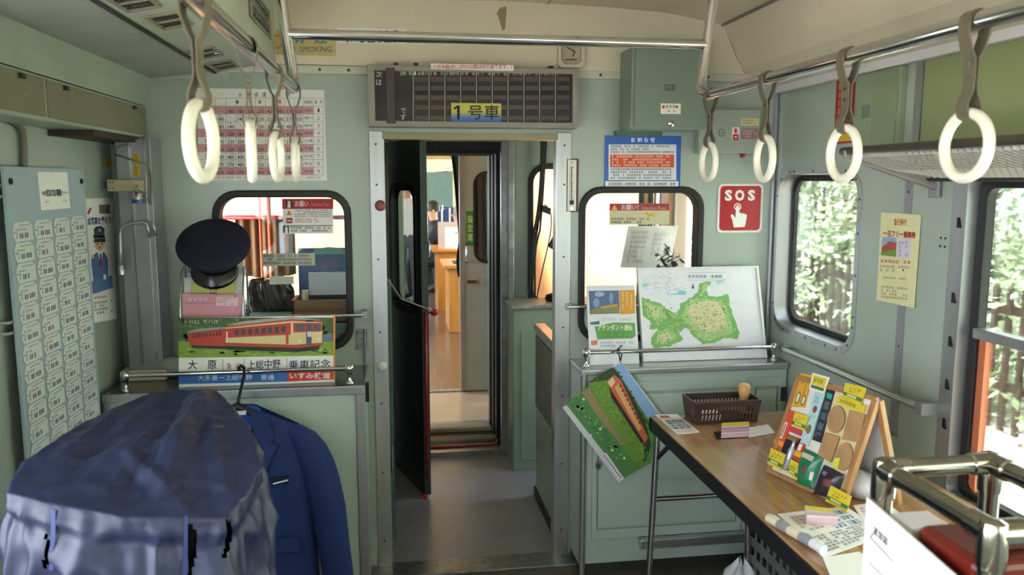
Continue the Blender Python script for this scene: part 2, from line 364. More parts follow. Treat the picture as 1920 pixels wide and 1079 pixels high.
for i, ((u, v), n_) in enumerate((((318, 37), 5), ((386, 98), 5), ((420, 121), 5), ((250, 1), 5), ((175, -65), 5))):
    c = duct_at(u, v); e = V((.215, 0, .044)).normalized()
    r = vent(c, e*.042, V((0, .085, 0)), V((.2, 0, -.98)), n_)
    r['label'] = ['beige two-cell vent set in the duct underside behind the largest strap ring', 'beige vent on the duct underside above the second strap ring', 'small beige vent on the duct underside next to the end wall', 'beige vent on the duct underside at the edge of the grey panel', 'vent on the duct underside far from the end wall'][i]; r['category'] = 'vent'
for u, v in ((2.92, 2.2), (2.2, 2.2)):
    c = V((-.444, u, v)); r = vent(c, (0, .215, 0), (0, 0, .05), (1, 0, 0), 3)
    r['label'] = 'long dark grille on the upright side of the ceiling duct' if u > 2.5 else 'further grille along the upright duct side'; r['category'] = 'vent'
    for q in range(3): MB().obox(c+V((.003, -.1075+q*.1075, 0)), (0, .002, 0), (0, 0, .045), (.002, 0, 0)).build('bar', mat('beige_vent_frame', '8c8471'), r)

# side walls. Right: small cab-end window, then tall windows; Left: windows further back
RW = [(2.63, 1.02, 3.235, 1.668), (1.10, .70, 2.085, 1.655)]+[(y, .87, y+1.0, 1.66) for y in (-.15, -1.4, -2.65, -3.9, -5.15, -6.4, -7.65, -8.9, -10.15, -11.4)]
hr = [rr(a, b, c, d, .09 if i == 0 else .04) for i, (a, b, c, d) in enumerate(RW)]
panel('wall_right', [(BACK, 0), (YB, 0), (YB, 2.12), (BACK, 2.12)], hr, lambda y, z: V((XR, y, z)), (1, 0, 0), .08, GREEN, **ST)
LW = [(y, .84, y+1.0, 1.72) for y in (.5, -.75, -2.0, -3.25, -4.5, -5.75, -7.0, -8.25, -9.5, -10.75)]
panel('wall_left', [(BACK, 0), (YB, 0), (YB, 2.12), (BACK, 2.12)], [rr(a, b, c, d, .04) for a, b, c, d in LW], lambda y, z: V((XL, y, z)), (-1, 0, 0), .08, GREEN, **ST)
MB().box((XL-.1, BACK-.06, 0), (XR+.1, BACK, 2.45)).build('wall_back', GREEN, **ST)
for i, (a, b, c, d) in enumerate(RW): portal('window_daylight' if i < 2 else 'window_right_offscreen', (XR+.1, (a+c)/2, (b+d)/2), (0, PI/2, 0), d-b, c-a)
for (a, b, c, d) in LW: portal('window_left_offscreen', (XL-.1, (a+c)/2, (b+d)/2), (0, -PI/2, 0), d-b, c-a)
# window_3: flared aluminium lining, black gasket, pane
a, b, c, d = RW[0]
w3 = thing('window_3', '', '', (XR, (a+c)/2, b), kind='structure')
def yz(lp, x): return [V((x, p[0], p[1])) for p in lp]
k = MB(); lo = rr(a-.02, b-.02, c+.012, d+.012, .105); li = rr(a+.006, b+.006, c-.006, d-.006, .088)
k.ring(yz(lo, XR-.004), yz(li, XR-.004), (1, 0, 0), .004)
n = len(li); li2 = rr(a+.012, b+.012, c-.012, d-.012, .08)
k.add(yz(li, XR-.003)+yz(li2, XR+.07), [[i, (i+1) % n, n+(i+1) % n, n+i] for i in range(n)])
k.build('lining', ALU, w3, smooth='auto')
k = MB(); screws(k, [(XR-.004, p[0], p[1]) for p in rr(a-.008, b-.008, c+.003, d+.003, .1, 3)]+[(XR-.004, a-.008, z) for z in (1.15, 1.3, 1.45)]+[(XR-.004, y, d+.004) for y in (2.8, 2.95, 3.1)]+[(XR-.004, y, b-.008) for y in (2.8, 2.95, 3.1)], (-1, 0, 0), .005); k.build('screw', SCREW, w3)
MB().ring(yz(rr(a+.012, b+.012, c-.012, d-.012, .08), XR+.055), yz(rr(a+.034, b+.034, c-.034, d-.034, .06), XR+.055), (1, 0, 0), .02).build('gasket', RUBBER, w3, bevel=.004)
MB().slab(yz(rr(a+.03, b+.03, c-.03, d-.03, .06), XR+.066), (1, 0, 0), .004).build('pane', GLASS, w3)
# window_4: two-sash sliding window with latch track
a, b, c, d = RW[1]
w4 = thing('window_4', '', '', (XR, (a+c)/2, b), kind='structure')
MB().ring(yz(rr(a-.02, b-.02, c+.06, d+.012, .03), XR-.006), yz(rr(a+.01, b+.01, c-.002, d-.01, .03), XR-.006), (1, 0, 0), .05).build('frame', ALU, w4, bevel=.003)
MB().ring(yz(rr(a+.005, b+.005, c-.004, d-.005, .035), XR+.03), yz(rr(a+.04, b+.03, c-.035, d-.04, .03), XR+.03), (1, 0, 0), .03).build('gasket', RUBBER, w4, bevel=.003)
MB().box((XR+.02, a+.02, 1.185), (XR+.055, c-.03, 1.215)).build('sash_rail', ALU, w4, bevel=.003)
k = MB().box((XR+.04, c-.062, b+.02), (XR+.06, c-.036, 1.19)); k.build('sash_edge', mat('orange_body_paint', 'c4704f', .4), w4)
MB().box((XR+.05, a+.03, 1.2), (XR+.054, c-.03, d-.03)).build('pane', GLASS, w4)
MB().box((XR+.044, a+.03, b+.03), (XR+.048, c-.06, 1.2)).build('pane', GLASS, w4)
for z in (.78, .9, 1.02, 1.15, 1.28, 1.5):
    MB().slab([(XR-.009, c+.012, z), (XR-.009, c+.03, z), (XR-.009, c+.03, z+.03), (XR-.009, c+.022, z+.03)], (1, 0, 0), .003).build('latch_notch_shade', BLACK, w4)  # raised black plates; the colour stands in for shade in the latch slots
for i, (a, b, c, d) in enumerate(RW[2:]):
    g = MB().ring(yz(rr(a-.02, b-.02, c+.02, d+.02, .05), XR-.005), yz(rr(a+.02, b+.02, c-.02, d-.02, .04), XR-.005), (1, 0, 0), .05).build('window_%d' % (60+i), ALU, **ST)
    MB().box((XR+.02, a, 1.24), (XR+.04, c, 1.27)).build('sash_rail', ALU, g)
for i, (a, b, c, d) in enumerate(LW):
    g = MB().ring(yz(rr(a-.02, b-.02, c+.02, d+.02, .05), XL+.005), yz(rr(a+.02, b+.02, c-.02, d-.02, .04), XL+.005), (-1, 0, 0), .05).build('window_%d' % (50+i), ALU, **ST)
    MB().box((XL-.04, a, 1.24), (XL-.02, c, 1.27)).build('sash_rail', ALU, g)
# right wall: cover strips, upper panels, sill ledge, lower ledge
def rwstrip(name, y0, y1, z0, z1, m, t=.004, **k_): return MB().box((XR-t, y0, z0), (XR, y1, z1)).build(name, m, **k_)
s1 = rwstrip('trim_12', 2.335, 2.372, .35, 1.70, ALU_D, **ST)
k = MB(); screws(k, [(XR-.004, 2.353, z) for z in (.6, .8, 1.1, 1.35, 1.6)], (-1, 0, 0)); k.build('screw', SCREW, s1)
s2 = rwstrip('trim_13', 2.315, 2.35, 1.74, 2.0, ALU_D, t=.008, **ST)
rwstrip('wall_right_panel', BACK, 2.31, 1.735, 2.0, OLIVE, t=.006, **ST)
rwstrip('wall_right_sill', BACK, 2.14, .62, .675, ALU_D, t=.05, **ST)
rwstrip('baseboard_right', 2.2, 2.62, .0, .80, GREEN, t=.006, **ST)
k = MB()
for y in (2.17, 2.19):
    for z in (1.44, 1.465): k.lathe([(.004, 0), (.004, .002)], (XR, y, z), (-1, 0, 0), 8)
k.build('screw', SCREW, s1)
# tall shallow cupboard high on the right wall (door with square latch) and the red sign beside it
cb = thing('wall_cupboard', 'flat green cupboard door with square latch above the luggage rack', 'cupboard', (XR, 2.55, 1.74))
MB().box((XR-.022, 2.40, 1.742), (XR, 2.66, 1.998)).build('body', mat('cupboard_green', '8c9a80', .5), cb, bevel=.003)
MB().box((XR-.028, 2.415, 1.75), (XR-.02, 2.545, 1.99)).build('door', mat('cupboard_green2', '859478', .5), cb, bevel=.002)
MB().box((XR-.03, 2.565, 1.85), (XR-.02, 2.60, 1.89)).build('latch', mat('latch_green', '6e8076', .4), cb, bevel=.002)
sg = Sheet(V((XR-.006, 2.81, 2.0)), V((XR-.006, 2.69, 2.0)), V((XR-.006, 2.69, 1.77)), V((XR-.006, 2.81, 1.77)), base=RED)
sg.marks(.15, .05, .8, .8, 6, 'd9c9a0', cw=.5); sg.rect(0, .84, 1, .97, 'd9b326', 2); sg.build('red_notice', label='red upright notice on the right wall beside the green cupboard', cat='notice')
# ================================================================== DRIVER'S CAB beyond the bulkhead
CW = (.785, .92, 1.50, 1.715); CWL = (-.98, .95, -.16, 1.72)
GX0, GX1, GZ = -.03, .61, 1.86
out = [(XL-.06, 0), (GX0, 0), (GX0, GZ), (GX1, GZ), (GX1, 0), (XR+.06, 0), (XR+.06, 2.5), (XL-.06, 2.5)]
panel('wall_cab_front', out, [rr(*CW, .09), rr(*CWL, .09)], lambda x, z: V((x, YE, z)), (0, 1, 0), .06, GREEN_D, **ST)
for i, w_ in enumerate((CW, CWL)):
    g = MB().ring([V((x, YE-.012, z)) for x, z in rr(w_[0]-.02, w_[1]-.02, w_[2]+.02, w_[3]+.02, .105)], [V((x, YE-.012, z)) for x, z in rr(w_[0]+.012, w_[1]+.012, w_[2]-.012, w_[3]-.012, .08)], (0, 1, 0), .08).build('window_%d' % (20+i), RUBBER, bevel=.004, **ST)
    MB().slab([V((x, YE+.03, z)) for x, z in rr(w_[0], w_[1], w_[2], w_[3], .09)], (0, 1, 0), .004).build('pane', GLASS, g)
for i, (X, n) in enumerate(((XR, 1), (XL, -1))):
    panel(('wall_cab_right', 'wall_cab_left')[i], [(YB+.05, 0), (YE, 0), (YE, 2.2), (YB+.05, 2.2)], [rr(3.55, .92, 4.4, 1.7, .05)], lambda y, z: V((X, y, z)), (n, 0, 0), .06, GREEN_D, **ST)
    g = MB().ring(yz(rr(3.53, .90, 4.42, 1.72, .06), X-n*.004), yz(rr(3.57, .94, 4.38, 1.68, .04), X-n*.004), (n, 0, 0), .04).build('window_%d' % (22+i), ALU, **ST)
MB().box((XL-.06, YB+.05, 2.12), (XR+.06, YE, 2.16)).build('ceiling_cab', GREEN_D, **ST)
# gangway door frame: steel surround, black seal
k = MB().box((GX1-.005, YE-.03, 0), (GX1+.035, YE, GZ+.04)).box((GX0-.03, YE-.03, GZ-.002), (GX1+.035, YE, GZ+.04)).box((GX0-.035, YE-.03, 0), (GX0, YE, GZ+.04))
k.build('trim_14', STEEL, bevel=.003, **ST)
MB().box((GX0, YE-.01, 0), (GX1, YE+.07, .03)).build('trim_15', STEEL, **ST)
# gangway bellows: ribbed dark tunnel
k = MB()
for i in range(6):
    y = YE+.07+i*.085
    o = [(GX0-.12, y, -.05), (GX1+.10, y, -.05), (GX1+.10, y, GZ+.12), (GX0-.12, y, GZ+.12)]
    g_ = .02 if i % 2 == 0 else .07
    rx, tz = GX1+.03-g_*.6, GZ-.03-g_*.5; q = [(GX0-.12+g_+.02, y, -.05+g_), (rx, y, -.05+g_), (rx, y, tz), (GX0-.12+g_+.02, y, tz)]
    k.ring([V(p) for p in o], [V(p) for p in q], (0, 1, 0), .085)
k.build('wall_gangway_bellows', RUBBER, **ST)
MB().box((GX0, YE+.1, -.03), (GX1, 5.05, .02)).build('floor_gangway_plate', mat('chequer_plate', '6a6762', .5, .3, var=.3, vscale=40, bump=.3, bscale=80), bevel=.004, **ST)
k = MB().box((.14, 5.02, -.02), (.60, 5.16, .045)); k.build('trim_16', mat('worn_cream_step', 'a9a290', .5, var=.2), bevel=.02, seg=3, **ST)
k = MB().tube([(GX0+.02, 4.69, .035), (.4, 4.69, .035), (GX1-.03, 4.70, .035), (GX1-.01, 4.72, .06)], .008); k.build('trim_17', RED, smooth=True, **ST)

# open gangway door, hinged at the far left and swung towards the car
H0 = V((GX0, 4.60, 0)); dv = V((.19, -.60, 0)).normalized(); LW_ = .62; dn = V((dv.y, -dv.x, 0))
def leafp(s, z, t=0): return H0+dv*(LW_*s)+dn*t+V((0, 0, z))
DOORG = mat('dark_green_door', '3a463f', .4, var=.12)
def zl(v, s): p = leafp(s, 0); return EYE-(v-340)*p.y/1500*1.0
d1 = thing('door_1', '', '', H0, kind='structure')
hole = rr(.20*LW_, .97, .86*LW_, 1.60, .08)
panel('leaf', [(0, .015), (LW_, .015), (LW_, 1.845), (0, 1.845)], [hole], lambda s, z: H0+dv*s+V((0, 0, z)), dn, .035, DOORG, d1)
for t in (-.006, .035): MB().ring([H0+dv*s+dn*t+V((0, 0, z)) for s, z in rr(.17*LW_, .945, .89*LW_, 1.625, .095)], [H0+dv*s+dn*t+V((0, 0, z)) for s, z in rr(.22*LW_, .985, .84*LW_, 1.585, .07)], dn, .006).build('window_gasket', RUBBER, d1)
MB().slab([H0+dv*s+dn*.015+V((0, 0, z)) for s, z in hole], dn, .003).build('pane', glass('door_glass', (.8, .84, .83), .35), d1)
hd = MB().tube([leafp(.93, .97, -.0), leafp(.93, .97, -.05), leafp(.78, .97, -.05)], .009).lathe([(.022, 0), (.022, .006)], leafp(.93, .97, 0), -dn, 12); hd.build('handle', CHROME, d1, smooth='auto')
MB().tube([leafp(.86, 1.33, -.01), leafp(.86, 1.33, -.04), leafp(.86, 1.25, -.04), leafp(.86, 1.25, -.01)], .006).build('catch', CHROME, d1, smooth=True)
MB().tube([leafp(1.015, .1, .02), leafp(1.015, .98, .02)], .007).build('edge_rod', RED, d1, smooth=True)
MB().box((.105, 3.985, .0), (.135, 4.02, .02)).build('floor_stop', RED, d1)
MB().lathe([(.014, 0), (.014, .01), (.006, .018)], leafp(.9, .47, 0), -dn, 12).build('knob', CHROME, d1, smooth=True)
MB().tube([(-.035, 3.40, 1.22), (.02, 3.65, 1.10), leafp(1.0, .98, -.03)], .0035).build('stay_cable', mat('frayed_cord', '8d8f86', .7), d1, smooth=True)
MB().lathe([(.001, -.02), (.016, -.014), (.02, 0), (.016, .014), (.001, .02)], leafp(1.0, .975, -.03), (0, 0, 1), 12).build('red_knob', RED, d1, smooth=True)
# dark pipework and electrical cabinets to the left of the doorway
eq = thing('cab_equipment_rack', 'dark green equipment rack with pipes left of the open gangway door', 'rack', (-.3, 4.2, 0))
MB().box((-.20, 3.75, 0), (-.115, 4.55, 1.98)).build('cabinet', mat('very_dark_green', '28302b', .5, var=.15), eq, bevel=.008)
for x, r, z1, m in ((-.085, .012, 1.9, DARKGAP), (-.05, .009, 1.8, DARKGAP)):
    MB().tube([(x, 3.9, .02), (x, 3.9, z1)], r).build('pipe', m, eq, smooth=True)
MB().box((-.07, 3.55, 0), (-.025, 3.62, 1.2)).build('channel', mat('cab_green_channel', '55705f', .5), eq, bevel=.003)
MB().box((-.085, 3.70, 1.45), (-.03, 3.8, 1.78)).build('switch_box', DARKGAP, eq, bevel=.01)
MB().lathe([(.012, 0), (.012, .14)], (-.035, 3.50, .33), (0, 0, 1), 14).build('valve', CHROME, eq, smooth='auto')
# pillar, chain, cables and desk to the right of the doorway
MB().box((GX1+.03, YE-.07, 0), (GX1+.065, YE-.03, 2.1)).build('trim_18', STEEL, bevel=.004, **ST)
ch = thing('hanging_chain', 'small steel chain hanging on the cab pillar beside the gangway doorway', 'chain', (.68, YE-.02, 1.1))
for i in range(14):
    c = V((.682, YE-.018, 1.33-i*.028)); a = 0 if i % 2 else PI/2
    MB().tube([c+V((math.cos(a)*.008*math.cos(t), math.sin(a)*.008*math.cos(t), .017*math.sin(t))) for t in [2*PI*j/10 for j in range(10)]], .003, 5, True).build('link', STEEL, ch, smooth=True)
def hang(pts, n=24):
    from mathutils.geometry import interpolate_bezier
    P = []
    for a, b, c, d in pts: P += interpolate_bezier(V(a), V(b), V(c), V(d), n)
    return P
cb_ = thing('cable_bundle', 'black cables dangling over the cab front window by the pillar', 'cable', (.83, YE-.05, .9))
for dx, rr_ in ((0, .008), (.018, .006), (-.016, .007)):
    MB().tube(hang([((.86+dx, YE-.05, 2.1), (.84+dx, YE-.06, 1.9), (.85, YE-.06, 1.6), (.81+dx, YE-.05, 1.35)), ((.81+dx, YE-.05, 1.35), (.78, YE-.05, 1.2), (.79+dx, YE-.05, 1.1), (.78+dx, YE-.05, .93))]), rr_, 8).build('cable', RUBBER, cb_, smooth=True)
MB().tube(hang([((.85, YE-.06, 1.5), (.95, YE-.08, 1.45), (.84, YE-.08, 1.2), (.81, YE-.06, .95))]), .004, 6).build('cable', RUBBER, cb_, smooth=True)
MB().obox((.86, YE-.07, 1.47), (.025, 0, -.01), (0, .012, 0), (.004, 0, .018)).build('connector', RUBBER, cb_, bevel=.004)
MB().obox((.90, YE-.07, 1.28), (.014, 0, -.01), (0, .01, 0), (.016, 0, .03)).build('plug', RUBBER, cb_, bevel=.006)
dk = thing('cab_desk', 'pale green cab desk with worn grey top below the front window', 'desk', (1.1, 4.47, 0))
MB().box((.635, 4.33, 0), (1.6, YE-.03, .93)).build('body', mat('pale_cab_green', '93a995', .4, var=.1), dk, bevel=.006)
MB().box((.62, 4.31, .93), (1.61, YE-.02, .955)).build('top', mat('worn_desk_top', '9a9d90', .5, var=.3, vscale=25), dk, bevel=.006)
MB().box((.68, 4.322, .06), (.92, 4.331, .8)).build('front_panel', mat('pale_cab_green', ''), dk, bevel=.003)
MB().lathe([(.085, 0), (.095, .015), (.09, .035), (.06, .045), (0, .05)], (.93, 4.44, .955), (0, 0, 1), 20, sy=.7).build('black_cap_bundle', RUBBER, smooth=True, label='flat black round bundle lying on the cab desk under the window', cat='bundle')
pt = thing('cab_partition', 'low green partition with steel edge just inside the right door jamb', 'partition', (.72, 3.65, 0))
MB().box((.70, 3.345, .0), (.735, 3.95, .90)).build('panel', mat('pale_cab_green', ''), pt, bevel=.003)
MB().box((.69, 3.345, .88), (.745, 3.96, .915)).build('cap', STEEL, pt, bevel=.003)
MB().box((.692, 3.345, 0), (.745, 3.96, .05)).build('kick_strip', DARKGAP, pt)
MB().box((.692, 3.5, .5), (.70, 3.93, .86)).build('worn_plate', mat('scuffed_plate', '6f7168', .6, .2, var=.35, vscale=30), pt)
# things seen through the right cab window
MB().tube([(1.44, 4.3, .95), (1.44, 4.3, 2.12)], .022, 14).build('cab_pole', CHROME, smooth='auto', label='upright chrome pole in the cab behind the right window', cat='pole')
MB().box((1.50, 4.2, .9), (1.58, 4.55, 2.1)).build('cab_side_column', mat('brown_grey_column', '7e6a5c', .5), bevel=.01, label='brown grey column at the cab side behind the right window', cat='column')
sh = Sheet(OY(1178, 424, 3.9), OY(1272, 424, 3.9), OY(1255, 505, 3.9), OY(1163, 502, 3.9), base=mat('crumpled_bag', 'cfc9cb', .2, var=.12, vscale=9, bump=.6, bscale=14))
sh.marks(.1, .1, .45, .9, 7, 'b09a9a', seed=4); sh.marks(.55, .15, .9, .7, 5, 'a8a4b0', seed=5)
pb0 = thing('plastic_document_bag', 'crumpled clear bag of papers hung behind the right cab window', 'bag', OY(1215, 503, 3.9)); sh.build('sleeve_sheet', pb0)
for u_ in (1184, 1266): p_ = OY(u_, 426, 3.9); MB().tube([p_, V((p_.x, 3.9, 2.125))], .0015, 5).build('hanging_string', flat('b9b9b4'), pb0)
k = MB(); R = random.Random(3); c0 = OY(1255, 490, 3.75)
for i in range(60):
    p = c0+V((R.gauss(0, .035), R.gauss(0, .03), max(-.05, R.gauss(0, .035)))); a = R.random()*6; d = V((math.cos(a), math.sin(a), R.uniform(-.5, .8)))*.03; e = d.cross(V((0, 0, 1))).normalized()*.012
    k.poly([p-d, p+e, p+d, p-e])
k.lathe([(.03, 0), (.035, .06)], c0-V((0, 0, .12)), (0, 0, 1), 12)
k.build('small_plant', mat('dark_leaf', '3c4434', .5, var=.3), label='small dark potted plant on the cab desk behind the map board', cat='plant')
MB().box((c0.x-.12, c0.y-.1, 0), (c0.x+.2, c0.y+.15, c0.z-.12)).build('cab_side_cabinet', GREEN_D, bevel=.005, label='low green cabinet in the cab carrying a small dark plant', cat='cabinet')

# left half of the cab, seen through the left window
ds = thing('cab_counter', 'dull green counter in the cab behind the left window', 'counter', (-.58, 3.6, 0))
MB().box((-1.02, 3.36, 0), (-.13, 3.72, 1.02)).build('body', GREEN_D, ds); MB().box((-1.03, 3.345, 1.02), (-.125, 3.73, 1.04)).build('top', mat('counter_top_teal', '6f8a84', .4), ds, bevel=.003)
def P4(u0, v0, u1, v1, Y): return OY(u0, v0, Y), OY(u1, v1, Y)
a, b = P4(546, 564, 655, 592, 3.40)
bxo = thing('wooden_tray', 'brown wooden tray box on the cab counter behind the left window', 'tray', ((a.x+b.x)/2, 3.46, 1.04))
for q in (((a.x, 3.40, 1.04), (b.x, 3.412, a.z)), ((a.x, 3.56, 1.04), (b.x, 3.572, a.z)), ((a.x, 3.40, 1.04), (a.x+.012, 3.57, a.z)), ((b.x-.012, 3.40, 1.04), (b.x, 3.57, a.z)), ((a.x, 3.40, 1.04), (b.x, 3.57, 1.05))): MB().box(*q).build('board', mat('tray_wood', '7a4f2c', .5, var=.15, vscale=10), bxo, bevel=.001)
bk = thing('green_ledger', 'green ledger with white label lying on the cab counter', 'ledger', (-.5, 3.42, 1.04)); a, b = P4(461, 576, 546, 592, 3.40)
MB().box((a.x, 3.39, 1.042), (b.x, 3.52, 1.075)).build('cover', mat('ledger_green', '4f7268', .4), bk, bevel=.003)
MB().box((a.x+.02, 3.388, 1.047), (a.x+.10, 3.391, 1.068)).build('label_strip', PAPER, bk)
a, b = P4(461, 528, 549, 577, 3.6)
k = MB(); cx = (a.x+b.x)/2; hw = (b.x-a.x)/2
def bagf(s, t):
    an = 2*PI*s; z = 1.04+(a.z-1.04)*t; sc = 1-.25*t**3; cr = .012*math.sin(9*an+5*t)
    return V((cx+(hw+cr)*sc*max(-1, min(1, 1.25*math.cos(an))), 3.62+(.07+cr)*sc*math.sin(an), z+.01*math.sin(7*an)*t))
k.grid(bagf, 40, 10, cu=True); k.poly([bagf(i/40, 1) for i in range(40)])
k.build('black_bag', mat('black_bin_liner', '111114', .18, var=.1), smooth=True, label='shiny black plastic bag on the cab counter behind the left window', cat='bag')
s = wall_sheet(505, 519, 551, 533, 3.545, thick=.004); s.build('white_slip', label='white paper slip lying against the black bag in the cab', cat='paper')
s = wall_sheet(558, 466, 655, 562, 3.62, thick=.01, base=mat('poster_blue', '3f5f8f', .5))
s.poly([(.25, .12), (.35, .02), (.6, -.02), (.85, .0), (1, .08), (1, .12)], '6f9fae'); s.text('いすみ', .3, .22, .8, .36, '8f5060', bold=.01); s.text('い姉休鉄道', .36, .42, .95, .58, '93a6c0')
s.build('blue_signboard', label='blue signboard with railway lettering standing in the cab', cat='signboard')
s = wall_sheet(578, 512, 655, 563, 3.56, thick=.03, base=mat('white_bag_fabric', 'c2c8d6', .6, bump=.3, bscale=20)); s.build('white_carton', label='creased white carton in the wooden tray in front of the blue signboard', cat='carton')
s = wall_sheet(566, 545, 578, 563, 3.54, thick=.02, base=mat('cream_box', 'd9d9cf', .5)); s.rect(.55, .3, .95, 1, 'd6c43a'); s.build('small_cream_box', label='small cream box with yellow side beside the white carton', cat='box')
# brown curtain on a red rail
a, b = P4(420, 408, 655, 408, 4.4)
MB().tube([(a.x-.1, 4.4, a.z), (b.x+.04, 4.4, b.z)], .012).build('curtain_rail', RED, smooth=True, label='dark red curtain rail across the cab window behind the left pane', cat='rail')
a, b = P4(440, 410, 555, 512, 4.4); k = MB()
k.grid(lambda s_, t: V((a.x+(b.x-a.x)*s_, 4.405+.018*math.sin(s_*34)+.01*t*math.sin(s_*9), a.z-.005-(a.z-b.z+.02*math.sin(s_*3))*t)), 70, 6)
o = k.build('brown_curtain', mat('brown_cloth', '7a5436', .8, var=.2, vscale=5, stretch=(20, 1, 1)), smooth=True, label='brown curtain hanging from the red rail in the cab', cat='curtain')
o.modifiers.new('s', 'SOLIDIFY').thickness = .003
for u in (490, 507):  # reflections of something orange in the pane, modelled as coloured posts
    p = OY(u, 470, 4.32); MB().tube([(p.x, 4.32, 0), (p.x, 4.32, 2.12)], .007 if u < 500 else .011).build('reflection_post', mat('orange_reflection', 'd0562f', .4), smooth=True, label='slim orange red post in front of the brown curtain' if u < 500 else 'thicker orange red post in front of the brown curtain', cat='post')

# ================================================================== NEXT CAR
YN = 5.23; NB = 6.1; NE = 16.
PEACH = mat('cream_car_body', 'd29066', .4, var=.04)
panel('wall_next_car_end', [(-1.25, -.9), (GX0-.02, -.9), (GX0-.02, 1.88), (.70, 1.88), (.70, -.9), (1.80, -.9), (1.8, 2.7), (-1.25, 2.7)], [], lambda x, z: V((x, YN, z)), (0, 1, 0), .05, PEACH, **ST)
MB().box((-1.1, YN, -.05), (1.65, NB, .005)).build('floor_next_vestibule', mat('tan_lino', 'a8957f', .28, var=.12, vscale=6), **ST)
k = MB().box((0, YN-.02, -.02), (.70, YN+.03, .02)).box((.1, NB-.03, 0), (.8, NB+.03, .015)); k.build('trim_19', STEEL, **ST)
panel('wall_next_bulkhead', [(-1.1, 0), (.06, 0), (.06, 1.845), (.755, 1.845), (.755, 0), (1.65, 0), (1.65, 2.4), (-1.1, 2.4)], [], lambda x, z: V((x, NB, z)), (0, 1, 0), .05, mat('next_car_green', '8fae9c', .35), **ST)
for i, (X, n) in enumerate(((XR, 1), (XL, -1))):
    nh = [rr(YN+.15, .9, NB-.1, 1.75, .05)]+[rr(y, .85, y+1.0, 1.65, .05) for y in (6.5, 7.75, 9.0, 10.25, 11.5, 12.75, 14.0)]
    panel(('wall_next_right', 'wall_next_left')[i], [(YN, -.9), (NE, -.9), (NE, 2.4), (YN, 2.4)], nh, lambda y, z: V((X, y, z)), (n, 0, 0), .06, mat('next_car_wall', 'b9c3b4', .4), **ST)
    for q, y in enumerate((6.5, 7.75, 9.0, 10.25, 11.5, 12.75, 14.0)):
        MB().ring(yz(rr(y-.02, .83, y+1.02, 1.67, .06), X-n*.006), yz(rr(y+.02, .87, y+.98, 1.63, .04), X-n*.006), (n, 0, 0), .05).build('window_%d' % (30+q+10*i), ALU, **ST)
MB().box((-1.15, YN, 2.28), (1.7, NE, 2.32)).build('ceiling_next_car', mat('next_ceiling', 'd8c39a', .5), **ST)
MB().box((-1.1, NB+.05, -.05), (1.65, NE, 0)).build('floor_next_car', mat('brown_varnished_floor', '6e5440', .22, var=.25, vscale=3, stretch=(8, .6, 1)), **ST)
panel('wall_next_far', [(-1.15, 0), (1.7, 0), (1.7, 2.4), (-1.15, 2.4)], [rr(.30, 1.25, .60, 1.62, .06), rr(-.6, 1.1, -.2, 1.62, .06)], lambda x, z: V((x, NE, z)), (0, 1, 0), .05, mat('far_wall_green', '7fa09b', .4), **ST)
MB().box((XL, NB+.1, 1.72), (XL+.02, NE, 2.0)).build('trim_20', mat('next_panel', 'cdbf9a', .5), **ST)
# sliding saloon door, half open
d2 = thing('door_2', '', '', (.6, NB, 0), kind='structure')
SX0, SX1 = OY(862, 500, NB-.03).x, OY(915, 500, NB-.03).x
SD = mat('grey_green_door', 'a4b2ae', .35, .3, var=.06)
hole = rr(SX0+.115, 1.02, SX1+.1, 1.70, .09)
panel('leaf', [(SX0, .02), (SX1+.14, .02), (SX1+.14, 1.84), (SX0, 1.84)], [hole], lambda x, z: V((x, NB-.045, z)), (0, 1, 0), .03, SD, d2)
MB().ring([V((x, NB-.05, z)) for x, z in rr(SX0+.105, 1.01, SX1+.11, 1.71, .1)], [V((x, NB-.05, z)) for x, z in rr(SX0+.125, 1.03, SX1+.09, 1.69, .08)], (0, 1, 0), .008).build('window_gasket', RUBBER, d2)
MB().slab([V((x, NB-.03, z)) for x, z in hole], (0, 1, 0), .003).build('pane', GLASS, d2)
MB().box((SX0, NB-.052, .02), (SX0+.03, NB-.045, 1.84)).build('edge_strip', ALU_D, d2)
MB().tube([(SX0+.05, NB-.045, 1.16), (SX0+.05, NB-.085, 1.14), (SX0+.05, NB-.085, 1.04), (SX0+.05, NB-.045, 1.02)], .009).build('pull_handle', CHROME, d2, smooth=True)
MB().box((SX0+.05, NB-.075, .86), (SX0+.16, NB-.05, .885)).lathe([(.022, 0), (.022, .03)], (SX0+.15, NB-.045, .872), (0, -1, 0), 12).build('lock_lever', CHROME, d2, bevel=.002)
s = wall_sheet(874, 396, 889, 460, NB-.047, thick=.002, base=mat('sign_green', '2f8a2f', .5)); s.vtext('指定席', .16, .1, .84, .9, 'dbe6c8', bold=.01)
s.build('reserved_seat_plate', label='green upright plate with white lettering on the sliding door', cat='sign')
MB().box((OY(916, 500, 6.0).x, 5.95, 0), (OY(927, 500, 6.0).x+.02, NB, 1.86)).build('trim_21', mat('mint_post', '9fc0b0', .3), **ST)
k = MB(); xa = OY(846, 300, NB+.08).x; xb = OY(866, 300, NB+.08).x; z1 = OY(850, 292, NB+.08).z; z0 = OY(850, 520, NB+.08).z
def cur(s_, t):
    l = xa+(xb-.03-xa)*min(1, t*1.5)**.8 if t < .72 else xb-.03-.02*math.sin((t-.72)*10)
    return V((l+(xb+.2-l)*s_, NB+.09+.012*math.sin(s_*22), z1+(z0-z1)*t))
k.grid(cur, 40, 18); o = k.build('dark_door_curtain', mat('black_cloth', '15151a', .8), smooth=True, label='black curtain gathered beside the sliding door of the next car', cat='curtain'); o.modifiers.new('s', 'SOLIDIFY').thickness = .003
